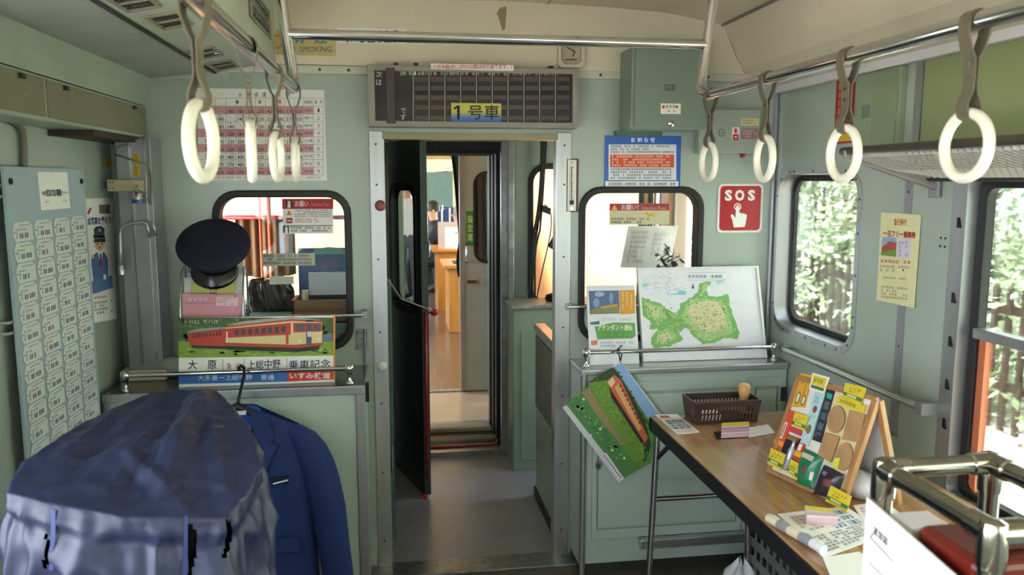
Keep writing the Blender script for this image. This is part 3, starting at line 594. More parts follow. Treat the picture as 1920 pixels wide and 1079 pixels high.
MB().box((-1.1, 14.9, 2.03), (1.62, 15.0, 2.28)).build('trim_22', mat('brown_header', 'a8946c', .5), **ST); MB().box((-1.1, 14.9, 1.80), (1.62, 14.96, 2.03)).build('trim_24', mat('cream_header', 'e2dccb', .5), **ST)
MB().box((.95, 13.2, 1.2), (1.06, 13.3, 2.28)).build('trim_23', mat('cream_post', 'd9cfb6', .5), **ST)
for y_ in (7.0, 10.5): pass
MB().tube([(.75, 8.0, 1.80), (.75, 14.8, 1.80)], .015, 10).build('luggage_rail', CHROME, smooth='auto', label='chrome luggage rack rail along the next car', cat='rail')
for y_ in (8.6, 11.2, 13.8): MB().tube([(.75, y_, 1.80), (1.6, y_, 1.78)], .012, 8).build('rack_arm', CHROME, bpy.data.objects['luggage_rail'], smooth='auto')
# wooden tables of the next car
OAK = mat('orange_pine', 'c5853f', .3, var=.15, vscale=4, stretch=(6, 1, 1))
def ntable(x0, x1, y0, y1, z, lab):
    t = thing('dining_table', lab, 'table', ((x0+x1)/2, (y0+y1)/2, 0))
    MB().box((x0, y0, z-.035), (x1, y1, z)).build('tabletop', OAK, t, bevel=.006)
    for y in (y0+.06, y1-.1): MB().box((x0+.06, y, 0), (x1, y+.04, z-.035)).build('end_panel', OAK, t, bevel=.004)
    MB().box((x0+.06, y0+.1, 0), (x0+.10, y1-.1, z-.1)).build('side_panel', OAK, t, bevel=.004)
ntable(.50, 1.55, 8.5, 9.3, .74, 'orange pine table nearest the sliding door of the next car')
ntable(.45, 1.55, 9.95, 10.75, .79, 'orange pine table carrying the white board in the next car')
MB().box((.62, 8.7, .74), (.95, 8.98, .75)).build('dark_tray', DARKGAP, bevel=.004, label='dark flat tray on the orange pine table', cat='tray')
a, b = P4(821, 416, 880, 462, 10.2)
s = Sheet((a.x, 10.2, 1.12), (b.x, 10.2, 1.12), (b.x, 10.2, .79), (a.x, 10.2, .79), thick=.02, base=mat('beige_board', 'c3b0aa', .6))
s.rect(.22, .2, 1, 1, 'f2f2f4'); s.rect(.55, .4, .62, .45, '777780', 2); s.build('table_board', label='beige board with white sheet standing on the pine table in the next car', cat='board')
# blue seats with grab bars
def nseat(x0, x1, y, lab):
    t = thing('passenger_bench', lab, 'seat', ((x0+x1)/2, y, 0), 'blue seats of the next car')
    sb_ = mat('blue_moquette', '2c4370', .8, var=.1, vscale=30)
    MB().box((x0, y-.05, .42), (x1, y+.05, 1.18)).build('backrest', sb_, t, bevel=.03, seg=3); MB().box((x0, y-.42, .30), (x1, y-.02, .44)).build('cushion', sb_, t, bevel=.03, seg=3)
    MB().box((x0+.03, y-.38, 0), (x1-.03, y, .30)).build('base', DARKGAP, t)
    MB().tube([(x0, y-.06, .95), (x0, y-.08, 1.2), (x0+.12, y-.08, 1.22), (x0+.12, y-.06, .95)], .014).build('grab_bar', IVORY, t, smooth=True)
for x0, x1, y, l in ((.42, .66, 12.6, 'blue seat with ivory grab bar behind the dark haired passenger'), (.72, 1.5, 12.6, 'wide blue seat behind the grey haired passenger'), (.70, 1.5, 14.2, 'blue seat at the far end of the next car'), (-1.0, -.2, 9.0, 'blue seat across the aisle from the pine tables')): nseat(x0, x1, y, l)

# people
SKIN = mat('skin', 'c99a7c', .5, var=.05)
def person(name, label, joints, bones, segm, mats, hair=None, face=None, kids=()):
    """joints: name -> (pos, radius); bones: list of (a, b); segm: bone index -> material index"""
    names = list(joints); idx = {n_: i for i, n_ in enumerate(names)}
    me = bpy.data.meshes.new(name); P0 = joints[names[0]][0]; base = V((P0[0], P0[1], 0))
    me.from_pydata([V(joints[n_][0])-base for n_ in names], [(idx[a], idx[b]) for a, b in bones], [])
    o = bpy.data.objects.new(name, me); COL.objects.link(o); o.location = base
    sk = o.modifiers.new('skin', 'SKIN'); sk.use_smooth_shade = True
    for i, n_ in enumerate(names):
        r = joints[n_][1]; me.skin_vertices[0].data[i].radius = r if isinstance(r, tuple) else (r, r)
    me.skin_vertices[0].data[0].use_root = True
    su = o.modifiers.new('sub', 'SUBSURF'); su.levels = 2; su.render_levels = 2
    dg = bpy.context.evaluated_depsgraph_get(); nm = bpy.data.meshes.new_from_object(o.evaluated_get(dg)); o.modifiers.clear(); o.data = nm; bpy.data.meshes.remove(me)
    for m in mats: nm.materials.append(m)
    segs = [(V(joints[a][0])-base, V(joints[b][0])-base, segm[i]) for i, (a, b) in enumerate(bones)]
    for p in nm.polygons:
        best = 9
        for a, b, k_ in segs:
            d = b-a; t = max(0, min(1, (p.center-a).dot(d)/d.length_squared)); e = (a+d*t-p.center).length
            if e < best: best = e; p.material_index = k_
        p.use_smooth = True
    o['label'] = label; o['category'] = 'person'
    if hair:
        c, m, fdir = hair; c = V(c); fdir = V(fdir); k = MB(); n = 20
        a_, b_, _ = frame((0, 0, 1)); side = V((0, 0, 1)).cross(fdir)
        def hf(s_, t):
            an = 2*PI*s_; ph = t*PI*.62; d = fdir*(math.cos(an)*math.sin(ph)) + side*(math.sin(an)*math.sin(ph))+V((0, 0, math.cos(ph)))
            cut = 1.0
            if d.dot(fdir) > .35 and d.z < .55: cut = .86
            return c+V((d.x*.098, d.y*.098, d.z*.118+.012))*cut
        k.grid(hf, 24, 12, cu=True); h = k.build('hair', m, o, smooth=True)
        k = MB(); hc = c
        k.lathe([(.0, -.02), (.014, -.014), (.012, .012), (0, .022)], hc+fdir*.098+V((0, 0, -.02)), (0, 0, 1), 8)
        k.build('nose', SKIN, o, smooth=True)
        for sg_ in (-1, 1):
            k = MB(); k.lathe([(0, -.012), (.03, -.006), (.03, .006), (0, .012)], hc+side*(.088*sg_)+V((0, 0, -.015)), side, 10, sx=.6); k.build('ear', SKIN, o, smooth=True)
            k = MB(); k.lathe([(0, -.005), (.01, 0), (0, .005)], hc+fdir*.086+side*(.035*sg_)+V((0, 0, .012)), fdir, 8); k.build('eye', BLACK, o, smooth=True)
        k = MB(); k.obox(hc+fdir*.09+V((0, 0, -.065)), side*.022, V((0, 0, .004)), fdir*.006); k.build('mouth', mat('lip', 'a8695c', .5), o)
    return o
def sitting(name, label, x, y, hz, fx, mats, hairm, lean=.08):
    f = V((fx, 0, 0)); sd = V((0, 1, 0)); b = V((x, y, 0)); hip = b+V((0, 0, .52)); head = b+f*lean+V((0, 0, hz)); nk = head-V((0, 0, .15))-f*.01; ch = hip*.35+nk*.65
    J = {'hip': (hip, (.15, .13)), 'waist': (hip*.65+nk*.35-f*.01, (.14, .12)), 'chest': (ch, (.16, .12)), 'neck': (nk, .055), 'headl': (head-V((0, 0, .06))+f*.012, (.07, .075)), 'head': (head+V((0, 0, .03)), (.08, .088)), 'crown': (head+V((0, 0, .08)), (.06, .065))}
    B = [('hip', 'waist'), ('waist', 'chest'), ('chest', 'neck'), ('neck', 'headl'), ('headl', 'head'), ('head', 'crown')]; S = [0, 0, 0, 1, 1, 1]
    for i, s_ in enumerate((-1, 1)):
        t = 'ab'[i]; sh_ = ch+sd*(.19*s_)+V((0, 0, .1)); el = sh_+f*.14+V((0, 0, -.25)); wr = el+f*.22+V((0, 0, -.02))
        kn = hip+f*.42+sd*(.10*s_)+V((0, 0, .02)); an = kn+V((0, 0, -.46))-f*.02
        J.update({'sh'+t: (sh_, .068), 'el'+t: (el, .052), 'wr'+t: (wr, .036), 'ha'+t: (wr+f*.07, (.035, .022)), 'hj'+t: (hip+sd*(.09*s_), .10), 'kn'+t: (kn, .075), 'an'+t: (an, .05), 'to'+t: (V((an.x+fx*.15, an.y, .04)), .04)})
        B += [('chest', 'sh'+t), ('sh'+t, 'el'+t), ('el'+t, 'wr'+t), ('wr'+t, 'ha'+t), ('hip', 'hj'+t), ('hj'+t, 'kn'+t), ('kn'+t, 'an'+t), ('an'+t, 'to'+t)]; S += [0, 0, 0, 1, 2, 2, 2, 3]
    return person(name, label, J, B, S, mats, hair=(head, hairm, (fx, 0, 0)))
SUIT = mat('navy_suit', '20242f', .8); JEAN = mat('blue_jeans', '4a5b7c', .8); HAIRB = mat('black_hair', '16130f', .5); HAIRG = mat('grey_hair', '8a8578', .6, var=.2, vscale=60)
sitting('person', 'seated passenger in dark navy jacket in profile beside the pine table', .60, 11.2, 1.245, -1, [SUIT, SKIN, SUIT, BLACK], HAIRB)
sitting('person', 'grey haired passenger sitting behind the standing board in the next car', 1.0, 11.75, 1.16, -1, [mat('grey_knit', '6f7480', .8), SKIN, SUIT, BLACK], HAIRG)
sitting('person', 'passenger with only dark hair showing at the far seats', 1.15, 13.55, 1.26, -1, [JEAN, SKIN, JEAN, BLACK], HAIRB)

def standing(x, y):
    b = V((x, y, 0)); f = V((0, -1, 0)); sd = V((1, 0, 0)); head = b+V((0, 0, 1.56))
    J = {'hip': (b+V((0, 0, .92)), (.15, .11)), 'waist': (b+V((0, 0, 1.05)), (.14, .11)), 'chest': (b+V((0, 0, 1.27)), (.16, .12)), 'neck': (b+V((0, 0, 1.42)), .055), 'headl': (head-V((0, 0, .06)), (.07, .075)), 'head': (head+V((0, 0, .03)), (.08, .088)), 'crown': (head+V((0, 0, .08)), .06)}
    B = [('hip', 'waist'), ('waist', 'chest'), ('chest', 'neck'), ('neck', 'headl'), ('headl', 'head'), ('head', 'crown')]; S = [0, 0, 0, 1, 1, 1]
    for i, s_ in enumerate((-1, 1)):
        t = 'ab'[i]; sh_ = b+sd*(.19*s_)+V((0, 0, 1.36)); el = sh_+sd*.03*s_+V((0, 0, -.28)); wr = el+f*.06+V((0, 0, -.24)); hj = b+sd*(.09*s_)+V((0, 0, .86)); kn = b+sd*(.1*s_)+V((0, 0, .48)); an = b+sd*(.1*s_)+V((0, .01, .09))
        J.update({'sh'+t: (sh_, .07), 'el'+t: (el, .05), 'wr'+t: (wr, .036), 'ha'+t: (wr+V((0, -.01, -.09)), (.035, .022)), 'hj'+t: (hj, .095), 'kn'+t: (kn, .07), 'an'+t: (an, .05), 'to'+t: (an+f*.15-V((0, 0, .045)), .04)})
        B += [('chest', 'sh'+t), ('sh'+t, 'el'+t), ('el'+t, 'wr'+t), ('wr'+t, 'ha'+t), ('hip', 'hj'+t), ('hj'+t, 'kn'+t), ('kn'+t, 'an'+t), ('an'+t, 'to'+t)]; S += [0, 0, 1, 1, 2, 2, 2, 3]
    return person('person', 'standing person in white shirt and grey trousers seen through the dark door window', J, B, S, [mat('white_shirt', 'e6e6e8', .7), SKIN, mat('grey_trousers', '5d626c', .8), BLACK], hair=(head, HAIRB, (0, -1, 0)))
standing(.15, 10.4)

# ================================================================== OUTSIDE
MB().box((1.9, -8, -.9), (30, 30, -.32)).build('ground_platform', mat('pale_platform', 'b9b2a6', .8, var=.1), **ST)
MB().box((-30, -12, -1.2), (30, 32, -.95)).build('ground', mat('ballast', '8f8a82', .9, var=.3, vscale=10), **ST)
fe = thing('picket_fence', 'dark brown wooden picket fence in front of the hedge outside', 'fence', (4.7, 7, -.32))
PK = mat('fence_brown', '4a3a33', .7, var=.2)
pk = None
for i in range(70):
    y = 2.2+i*.15
    if pk is None:
        pk = MB().box((4.68, y-.026, -.32), (4.705, y+.026, .80)).add([(4.68, y-.026, .80), (4.705, y-.026, .80), (4.705, y+.026, .80), (4.68, y+.026, .80), (4.68, y, .84), (4.705, y, .84)], [(0, 1, 5, 4), (1, 2, 5), (2, 3, 4, 5), (3, 0, 4)]).build('picket', PK, fe); y0_ = y
    else:
        c = pk.copy(); COL.objects.link(c); c.parent = fe; c.location = (0, y-y0_, 0)
for z in (.0, .6): MB().box((4.705, 2.1, z), (4.74, 12.7, z+.07)).build('rail', PK, fe)
LEAF = mat('hedge_leaf', '9bb08c', .5, var=.35, vscale=7); LEAF2 = mat('hedge_leaf_pale', 'ccd9bd', .5, var=.3, vscale=7)
for m in (LEAF, LEAF2):
    m.node_tree.nodes['Principled BSDF'].inputs['Subsurface Weight'].default_value = 0
def bush(x, y, rx, ry, h, n, seed, lab):
    R = random.Random(seed); t = thing('hedge_bush', lab, 'bush', (x, y, -.32), 'bushes behind the picket fence')
    k = MB()
    for q in range(5):
        a = R.random()*6; k.tube([(x+.1*math.cos(a), y+.15*math.sin(a), -.33), (x+.3*math.cos(a), y+.4*math.sin(a), h*.4), (x+.5*math.cos(a), y+.8*math.sin(a), h*.75)], [.03, .022, .01], 6)
    k.build('stem', mat('stem_brown', '5a4a3a', .8), t)
    k = MB(); vs = []; fs = []; ms = []
    cl = [(R.uniform(-.8, .8)*rx, R.uniform(-.9, .9)*ry, R.uniform(.02, .95)*h) for _ in range(70)]
    for i in range(n):
        cx_, cy_, cz = R.choice(cl); p = V((x+cx_+R.gauss(0, .16), y+cy_+R.gauss(0, .2), -.32+cz+R.gauss(0, .17)))
        if p.z < -.3: p.z = -.3+R.random()*.2
        d = V((R.gauss(-.3, .6), R.gauss(0, .8), R.gauss(-.2, .6))).normalized()*R.uniform(.035, .065); nn = V((R.gauss(-.5, .6), R.gauss(0, .6), R.gauss(.6, .5))); e = d.cross(nn)
        if e.length < 1e-4: continue
        e = e.normalized()*d.length*.5; b = len(vs)
        vs += [p-d, p+e*.9-d*.1, p+d, p-e*.9-d*.1]; fs.append([b, b+1, b+2, b+3]); ms.append(0 if R.random() < .55 else 1)
    k.v = vs; k.f = fs; k.m = ms; o = k.build('foliage', [LEAF, LEAF2], t); o['kind'] = 'stuff'
for i, (x, y, rx, ry, h, n) in enumerate(((4.95, 4.2, .55, .95, 2.6, 5200), (4.95, 6.5, .55, .95, 3.0, 6500), (4.95, 8.8, .55, .95, 2.9, 6500), (4.95, 11.1, .55, .95, 3.2, 6500), (6.9, 7.4, .6, 1.5, 4.2, 6500), (6.9, 11.4, .6, 1.7, 4.4, 6500))):
    bush(x, y, rx, ry, h, n, 20+i, ['leafy green bush behind the pickets nearest the sliding window', 'bright green bush filling the view through the sliding window', 'green bush in the middle of the picket fence', 'green bush filling the view through the small rounded window', 'tall bush in the second row behind the hedge', 'tallest bush in the second row seen through the rounded window'][i])

k = MB(); R = random.Random(77); vs_, fs_, ms_ = [], [], []                # unseen hedge added beside the car to cut light through its right windows
for i in range(20000):
    p = V((R.uniform(4.3, 5.4), R.uniform(-13, 3.0), -.32+R.random()*5)); d = V((R.gauss(-.3, .6), R.gauss(0, .8), R.gauss(-.2, .6))).normalized()*R.uniform(.07, .12); e = d.cross(V((R.gauss(-.5, .6), R.gauss(0, .6), R.gauss(.6, .5))))
    if e.length < 1e-4: continue
    e = e.normalized()*d.length*.5; b = len(vs_); vs_ += [p-d, p+e, p+d, p-e]; fs_.append([b, b+1, b+2, b+3]); ms_.append(R.randint(0, 1))
k.v, k.f, k.m = vs_, fs_, ms_; o = k.build('shading_hedge', [LEAF, LEAF2], label='long leafy hedge running on beside the car along the platform', cat='hedge'); o['kind'] = 'stuff'
# ================================================================== HAND RAILS AND STRAPS
RZ, RYB = 1.893, 2.45; RXL, RXR = -.279, .947; RR = .0165
hr_ = thing('hand_rail', 'chrome overhead hand rails joined by a cross bar near the end wall', 'rail', ((RXL+RXR)/2, RYB, RZ))
def bend(x, dx): return [(x, -1.5, RZ), (x, 1.0, RZ), (x, RYB-.09, RZ), (x, RYB-.045, RZ+.006), (x+dx*.003, RYB-.015, RZ+.026), (x+dx*.01, RYB, RZ+.065), (x+dx*.02, RYB, RZ+.14), (x+dx*.055, RYB, 2.352)]
MB().tube(bend(RXL, -1), RR, 18).build('side_rail', CHROME, hr_, smooth='auto'); MB().tube(bend(RXR, 1), RR, 18).build('side_rail', CHROME, hr_, smooth='auto')
MB().tube([(RXL-.02, RYB, 2.055), (RXR+.02, RYB, 2.055)], RR*.93, 18).build('cross_bar', CHROME, hr_, smooth='auto')
for x in (RXL-.055, RXR+.055): MB().lathe([(.04, -.008), (.04, 0), (.02, .003)], (x, RYB, 2.345), (0, 0, 1), 16).build('ceiling_flange', CHROME, hr_, smooth='auto')
STR = thing('hanging_strap', '', 'strap', (0, 0, 0), 'hanging straps')
prof = [(math.cos(a)*(RR+.002), math.sin(a)*(RR+.002)) for a in [PI*i/10 for i in range(11)]]
left = [(-RR-.002, -.02), (-.011, -.045), (-.0035, -.058), (-.0025, -.10), (-.004, -.112), (-.0125, -.133), (-.0128, -.142), (-.009, -.153), (0, -.158)]
path = [(-x, z) for x, z in left[::-1]][:-1] if False else None
loop = prof+left+[(-x, z) for x, z in left[:-1][::-1]]
k = MB(); n = len(loop); t_ = .0015; W2 = .0135
def loopn(i):
    a, b = V((*loop[i-1], 0)), V((*loop[(i+1) % n], 0)); d = (b-a).normalized(); return V((d.y, -d.x, 0))
ins, outs = [], []
for i in range(n):
    nn = loopn(i); p = V((*loop[i], 0)); outs.append(p+nn*t_); ins.append(p-nn*t_)
vsx = []
for i in range(n):
    for p, y in ((outs[i], -W2), (outs[i], W2), (ins[i], W2), (ins[i], -W2)): vsx.append(V((p.x, y, p.y)))
k.add(vsx, [[i*4+j, i*4+(j+1) % 4, ((i+1) % n)*4+(j+1) % 4, ((i+1) % n)*4+j] for i in range(n) for j in range(4)])
k.build('strap_band', STRAP, STR, smooth='auto')
MB().tube([(0, .0535*math.cos(2*PI*i/40), -.2005+.0535*math.sin(2*PI*i/40)) for i in range(40)], .0092, 14, True).build('ring', IVORY, STR, smooth=True)
for z in (-.066, -.088): MB().lathe([(.0035, -.005), (.0035, .005)], (0, 0, z), (1, 0, 0), 10).build('rivet', CHROME, STR)
def rail_y(u, x): d = ray(u, 260); return x/d.x*d.y
spots = [(RXL, rail_y(378, RXL), -6, 'ivory ring strap on the rail over the covered machine, hiding the fare chart edge'), (RXL, rail_y(470, RXL), 11, 'ivory ring strap turned edge-on in front of the fare chart'), (RXL, rail_y(518, RXL), -3, 'ivory ring strap half turned in front of the fare chart middle'), (RXL, rail_y(553, RXL), 2, 'ivory ring strap hanging right at the bend beside the fare chart'),
         (RXR, rail_y(1330, RXR), 0, 'ivory ring strap hanging at the rail bend above the red emergency sign'), (RXR, rail_y(1435, RXR), -4, 'ivory ring strap above the rounded side window edge'), (RXR, rail_y(1583, RXR), 0, 'ivory ring strap hanging before the rack bracket and red notice'), (RXR, rail_y(1812, RXR), 0, 'ivory ring strap hanging before the luggage rack net')]
for i, (x, y, a, lab) in enumerate(spots):
    if i == 0: r = STR
    else:
        r = STR.copy(); COL.objects.link(r)
        for ch_ in [c for c in STR.children]: c = ch_.copy(); COL.objects.link(c); c.parent = r
    r.location = (x, y, RZ); r.rotation_euler = (0, 0, math.radians(a)); r['label'] = lab

# ================================================================== ON THE BULKHEAD
YS = YB-.002
# fare display board over the door
fd = thing('fare_display', 'grey framed fare display board over the doorway with rows of dark cells', 'display', (.316, 3.22, 1.835))
YF = 3.19; a, b = OY(688, 121, YF), OY(1084, 241, YF); ia, ib = OY(702, 132, YF), OY(1073, 230, YF)
FG = mat('grey_sign_frame', '8e897e', .45, var=.05)
MB().ring([V(p) for p in ((a.x, YF, a.z), (b.x, YF, a.z), (b.x, YF, b.z), (a.x, YF, b.z))], [V(p) for p in ((ia.x, YF, ia.z), (ib.x, YF, ia.z), (ib.x, YF, ib.z), (ia.x, YF, ib.z))], (0, 1, 0), .03).box((a.x, YF+.03, b.z), (b.x, YB, a.z)).build('frame', FG, fd, bevel=.003)
YP = YF+.009
s = Sheet((ia.x, YP, ia.z), (ib.x, YP, ia.z), (ib.x, YP, ib.z), (ia.x, YP, ib.z), thick=.01, base=mat('sign_face', '1d2026', .15))
WT = 'c9cbd0'
s.ptext('次', 705, 134, 716, 145, WT); s.ptext('は', 705, 149, 716, 160, WT); s.ptext('で', 751, 203, 761, 213, WT); s.ptext('す', 751, 215, 761, 225, WT); s.ptext('[駅 名', 751, 133, 773, 142, WT)
cols = [775+29.6*i for i in range(11)]
names = ['糸魚川', '姫　川', '頸城大野', '根　知', '小　滝', '平　岩', '北小谷', '中　土', '南小谷']
for i in range(10):
    s.pline(cols[i], 133, cols[i], 228, 1.1, 'c2c2bd'); s.ptext(str(i+1), cols[i]+1.5, 134.5, cols[i]+5, 141, WT)
    if i < 9: s.ptext(names[i], cols[i]+8, 134, cols[i]+27, 141.5, WT)
s.build('face', fd)
cell = None; CM = mat('brown_cell', '4a3a35', .35, var=.08)
for r, (v0, v1) in enumerate(((144, 153), (161, 171), (178.5, 189), (197, 207), (217, 227))):
    for i in range(10):
        p, q = OY(cols[i]+3, v0, YP), OY(cols[i]+28, v1, YP)
        if cell is None: cell = MB().box((p.x, YP-.002, q.z), (q.x, YP, p.z)).build('cell', CM, fd); p0 = p
        else:
            c = cell.copy(); COL.objects.link(c); c.parent = fd; c.location = (p.x-p0.x, 0, p.z-p0.z)
p, q = OY(723, 127, YF-.004), OY(742, 232, YF-.004); MB().box((p.x, YF-.006, q.z), (q.x, YP, p.z)).build('next_stop_strip', mat('brown_strip', '46393a', .3), fd, bevel=.002)
p, q = OY(1074, 210, YF), OY(1081, 236, YF); MB().box((p.x, YF-.004, q.z), (q.x, YF+.004, p.z)).build('catch', FG, fd, bevel=.001)
for u in (742, 780, 830, 928, 1034): p = OY(u, 117, YF+.03); MB().box((p.x-.008, YF+.03, a.z), (p.x+.008, YB-.01, a.z+.014)).build('mounting_lug', DARKGAP, fd)
s = wall_sheet(808, 119, 963, 133, YF-.001, thick=.001); s.ptext('小児半額(但し5円のは数は切り捨てます。)', 811, 121, 960, 131, 'c0392f', bold=.01); s.build('sticker', fd)
s = wall_sheet(846, 193, 940, 228, YF-.002, thick=.004, base=mat('sign_yellow', 'cdbf55', .4))
for i in range(8): s.prect(846, 206+i*2.8, 940, 206+(i+1)*2.8, ['c9bd5c', 'bfb765', 'a9aa70', '8f9a7f', '74889a', '5878b0', '4069b8', '2f5cb8'][i])
s.ppoly([(851, 202), (857, 198), (862, 198), (862, 224), (857, 224), (857, 203), (851, 206)], '121214', 3); s.ptext('号車', 878, 197, 936, 224, '121214', bold=.01)
s.build('car_number_sign', label='yellow and blue plate with black car number on the fare display', cat='sign')
# fare chart
s = wall_sheet(366, 165, 613, 339, YS, lift=.0)
RD = 'b0303a'; PK_ = 'd79aa2'
s.ptext('大', 447, 174, 453, 182, '2b2b30', bold=.01); s.ptext('糸', 462, 174, 469, 182); s.ptext('線', 477, 173, 484, 182); s.ptext('運', 492, 173, 499, 182); s.ptext('賃', 519, 173, 526, 182); s.ptext('表', 537, 173, 544, 182)
cx0 = [370, 404, 423.5, 442, 461, 479.5, 498, 516.5, 534, 551.5, 569, 587.5, 606]; ry = [184, 199.5]+[199.5+14.3*i for i in range(1, 10)]
for i in (0, 3, 5, 8):
    s.prect(370, ry[i+1], cx0[11], ry[i+2], PK_)
for x in cx0: s.pline(x, 184, x, ry[-1], .5, '6d5a5e')
for y in ry: s.pline(370, y, 606, y, .5, '6d5a5e')
s.ptext('発駅', 375, 188, 397, 195); s.ptext('着', 442, 188, 448, 195, RD, bold=.02); s.ptext('車', 484, 188, 490, 195, RD, bold=.02); s.ptext('駅', 522, 188, 528, 195, RD, bold=.02); s.ptext('乗車駅', 571, 188, 585, 195); s.ptext('番', 590, 188, 595, 195); s.ptext('号', 599, 188, 604, 195)
FA = [[0,180,180,200,230,400,480,570,650],[180,0,140,200,230,320,480,570,650],[180,140,0,180,200,320,400,480,570],[200,200,180,0,180,200,230,400,480],[230,230,200,180,0,200,230,320,400],[400,320,320,200,200,0,200,230,320],[480,480,400,230,230,200,0,180,200],[570,570,480,400,320,230,180,0,180],[650,650,570,480,400,320,200,180,0]]
SN = ['糸魚川', '姫川', '頸城大野', '根知', '小滝', '平岩', '北小谷', '中土', '南小谷']
for r in range(9):
    y = ry[r+1]; s.ptext(str(r+1), 384, y+4, 388, y+11, '3a3036'); s.ptext(str(r+1), 595.5, y+4, 599, y+11, '3a3036'); s.ptext(SN[r], 571, y+4.5, 586, y+10.5, '3a2026')
    for c in range(9):
        x = cx0[c+1]
        if FA[r][c]: s.ptext(str(FA[r][c]), x+3, y+6.2, x+15.5, y+13, '3a2a30', bold=.01); s.pmarks(x+4, y+1.2, x+15, y+4.8, 1, '7a4a52', seed=r*9+c)
        else: s.pline(x, y, cx0[c+2], y+14.3, .4, '7a6266')
s.pmarks(372, 331, 480, 335, 1, 'b0606a'); s.pmarks(575, 331, 600, 335, 1, 'b0606a')
s.build('fare_chart', label='white and pink fare chart poster on the end wall behind the straps', cat='poster')
# no smoking and car number on the gable
s = wall_sheet(517, 55, 630, 105, YB-.012, thick=.002, base=mat('aged_cream_sign', 'c3b078', .5))
s.pell(519, 78, 12, 14, 'b98a3e'); s.pell(519, 78, 8, 9.5, 'c3b078', 2); s.ptext('禁', 553, 57, 572, 82, '3f7f86', bold=.02); s.ptext('煙', 590, 57, 613, 82, '3f7f86', bold=.02); s.ptext('NO', 534, 87, 555, 97.5, '4a6b7a'); s.ptext('SMOKING', 562, 87, 622, 97.5, '4a6b7a')
s.build('no_smoking_sign', label='cream no smoking sign with teal lettering high on the gable', cat='sign')
s = wall_sheet(632, 52, 762, 83, YB-.012, thick=.002); s.ptext('ｷﾊ', 645, 58, 671, 80, '17171a', bold=.02); s.ptext('52', 674, 57, 703, 80, '17171a', bold=.02); s.ptext('125', 710, 57, 748, 80, '17171a', bold=.02)
s.build('car_type_plate', label='white plate with black car type number on the gable', cat='plate')
# small framed gauge
g_ = thing('wall_gauge', 'small white framed square gauge above the fare display corner', 'gauge', OY(1072, 125, 3.26))
def oct_(u0, v0, u1, v1, c, Y): return [OY(*p, Y) for p in ((u0+c, v0), (u1-c, v0), (u1, v0+c), (u1, v1-c), (u1-c, v1), (u0+c, v1), (u0, v1-c), (u0, v0+c))]
MB().ring(oct_(1047, 70, 1097, 127, 6, 3.245), oct_(1053, 78, 1090, 120, 7, 3.245), (0, 1, 0), .033).build('frame', mat('white_metal_frame', 'c4c4b8', .35, .3), g_, bevel=.002)
MB().slab(oct_(1051, 76, 1092, 122, 7, 3.262), (0, 1, 0), .008).build('dial', mat('dial_cream', 'b0a88c', .5), g_)
k = MB()
for (u0, v0, u1, v1) in ((1062, 88, 1078, 97), (1078, 97, 1074, 106), (1060, 112, 1082, 112)): p, q = OY(u0, v0, 3.259), OY(u1, v1, 3.259); k.tube([p, q], .002, 6)
k.build('pointer', DARKGAP, g_)
# green equipment box
gb = thing('equipment_box', 'large green metal equipment box mounted above the blue notice', 'box', (1.08, 3.19, 1.835))
MB().box((.922, 3.10, 1.838), (1.232, 3.268, 2.155)).build('body', GREEN_BOX, gb, bevel=.006); MB().box((.935, 3.092, 1.85), (1.222, 3.1, 2.145)).build('door', GREEN_BOX, gb, bevel=.003)
MB().box((.905, 3.24, 1.82), (1.10, 3.279, 1.838)).build('mounting_flange', mat('dark_flange', '4f6552', .5), gb)
s = wall_sheet(1247, 158, 1266, 171, 3.0915, thick=.002, base=mat('plate_grey', '5a615a', .4)); s.pmarks(1249, 160, 1264, 170, 2, '8a8f86'); s.build('type_plate', gb)
s = wall_sheet(1239, 194, 1276, 214, 3.0915, thick=.003, base=IVORY); s.prect(1242, 198, 1246, 203, RD); s.prect(1267, 198, 1271, 203, RD); s.pmarks(1248, 196, 1266, 204, 1, '444444'); s.pmarks(1243, 206, 1272, 212, 1, '444444', full=.5); s.build('switch_label', gb)
MB().lathe([(.013, 0), (.013, .01), (.006, .016), (0, .017)], OY(1257, 232, 3.092), (0, -1, 0), 14).build('lock', CHROME, gb, smooth='auto')
# intercom box
ib_ = thing('intercom_box', 'pale green wall speaker box with red button beside the equipment box', 'box', (1.38, 3.25, 1.745))
YI = 3.215; p, q = OY(1312, 204, YI), OY(1424, 288, YI); MB().box((p.x, YI, q.z), (q.x, YB, p.z)).build('body', mat('pale_box_green', '9ca69b', .4), ib_, bevel=.004)
for i in range(9):
    c = OY(1353, 249, YI) if i == 0 else OY(1353+5.5*math.cos(i*PI/4), 249+6.5*math.sin(i*PI/4), YI)
    MB().lathe([(.0028, 0), (.0028, .001)], c, (0, -1, 0), 8).build('speaker_hole_shade', BLACK, ib_)  # black discs painted in for the shade inside the speaker holes
s = wall_sheet(1373, 239, 1386, 263, YI-.0005, thick=.001); s.prect(1374, 252, 1385, 263, 'c03038'); s.prect(1377, 241, 1382, 250, 'c03038'); s.ppoly([(1377, 256), (1382, 256), (1380, 260)], 'eeeeee', 2); s.build('instruction_label', ib_)
s = wall_sheet(1390, 222, 1423, 236, YI-.0005, thick=.001, base=flat('d9d2a0')); s.pmarks(1393, 224, 1420, 234, 2, '7a7450'); s.build('name_label', ib_)
s = wall_sheet(1390, 241, 1420, 261, YI-.0005, thick=.003, base=flat('9a7a78')); s.pmarks(1393, 243, 1418, 259, 3, 'd0bcb8'); s.build('notice_label', ib_)
MB().lathe([(.012, 0), (.01, -.014), (.004, -.018)], OY(1392, 288, YI+.02), (0, 0, 1), 12).build('red_lamp', RED, ib_, smooth=True)
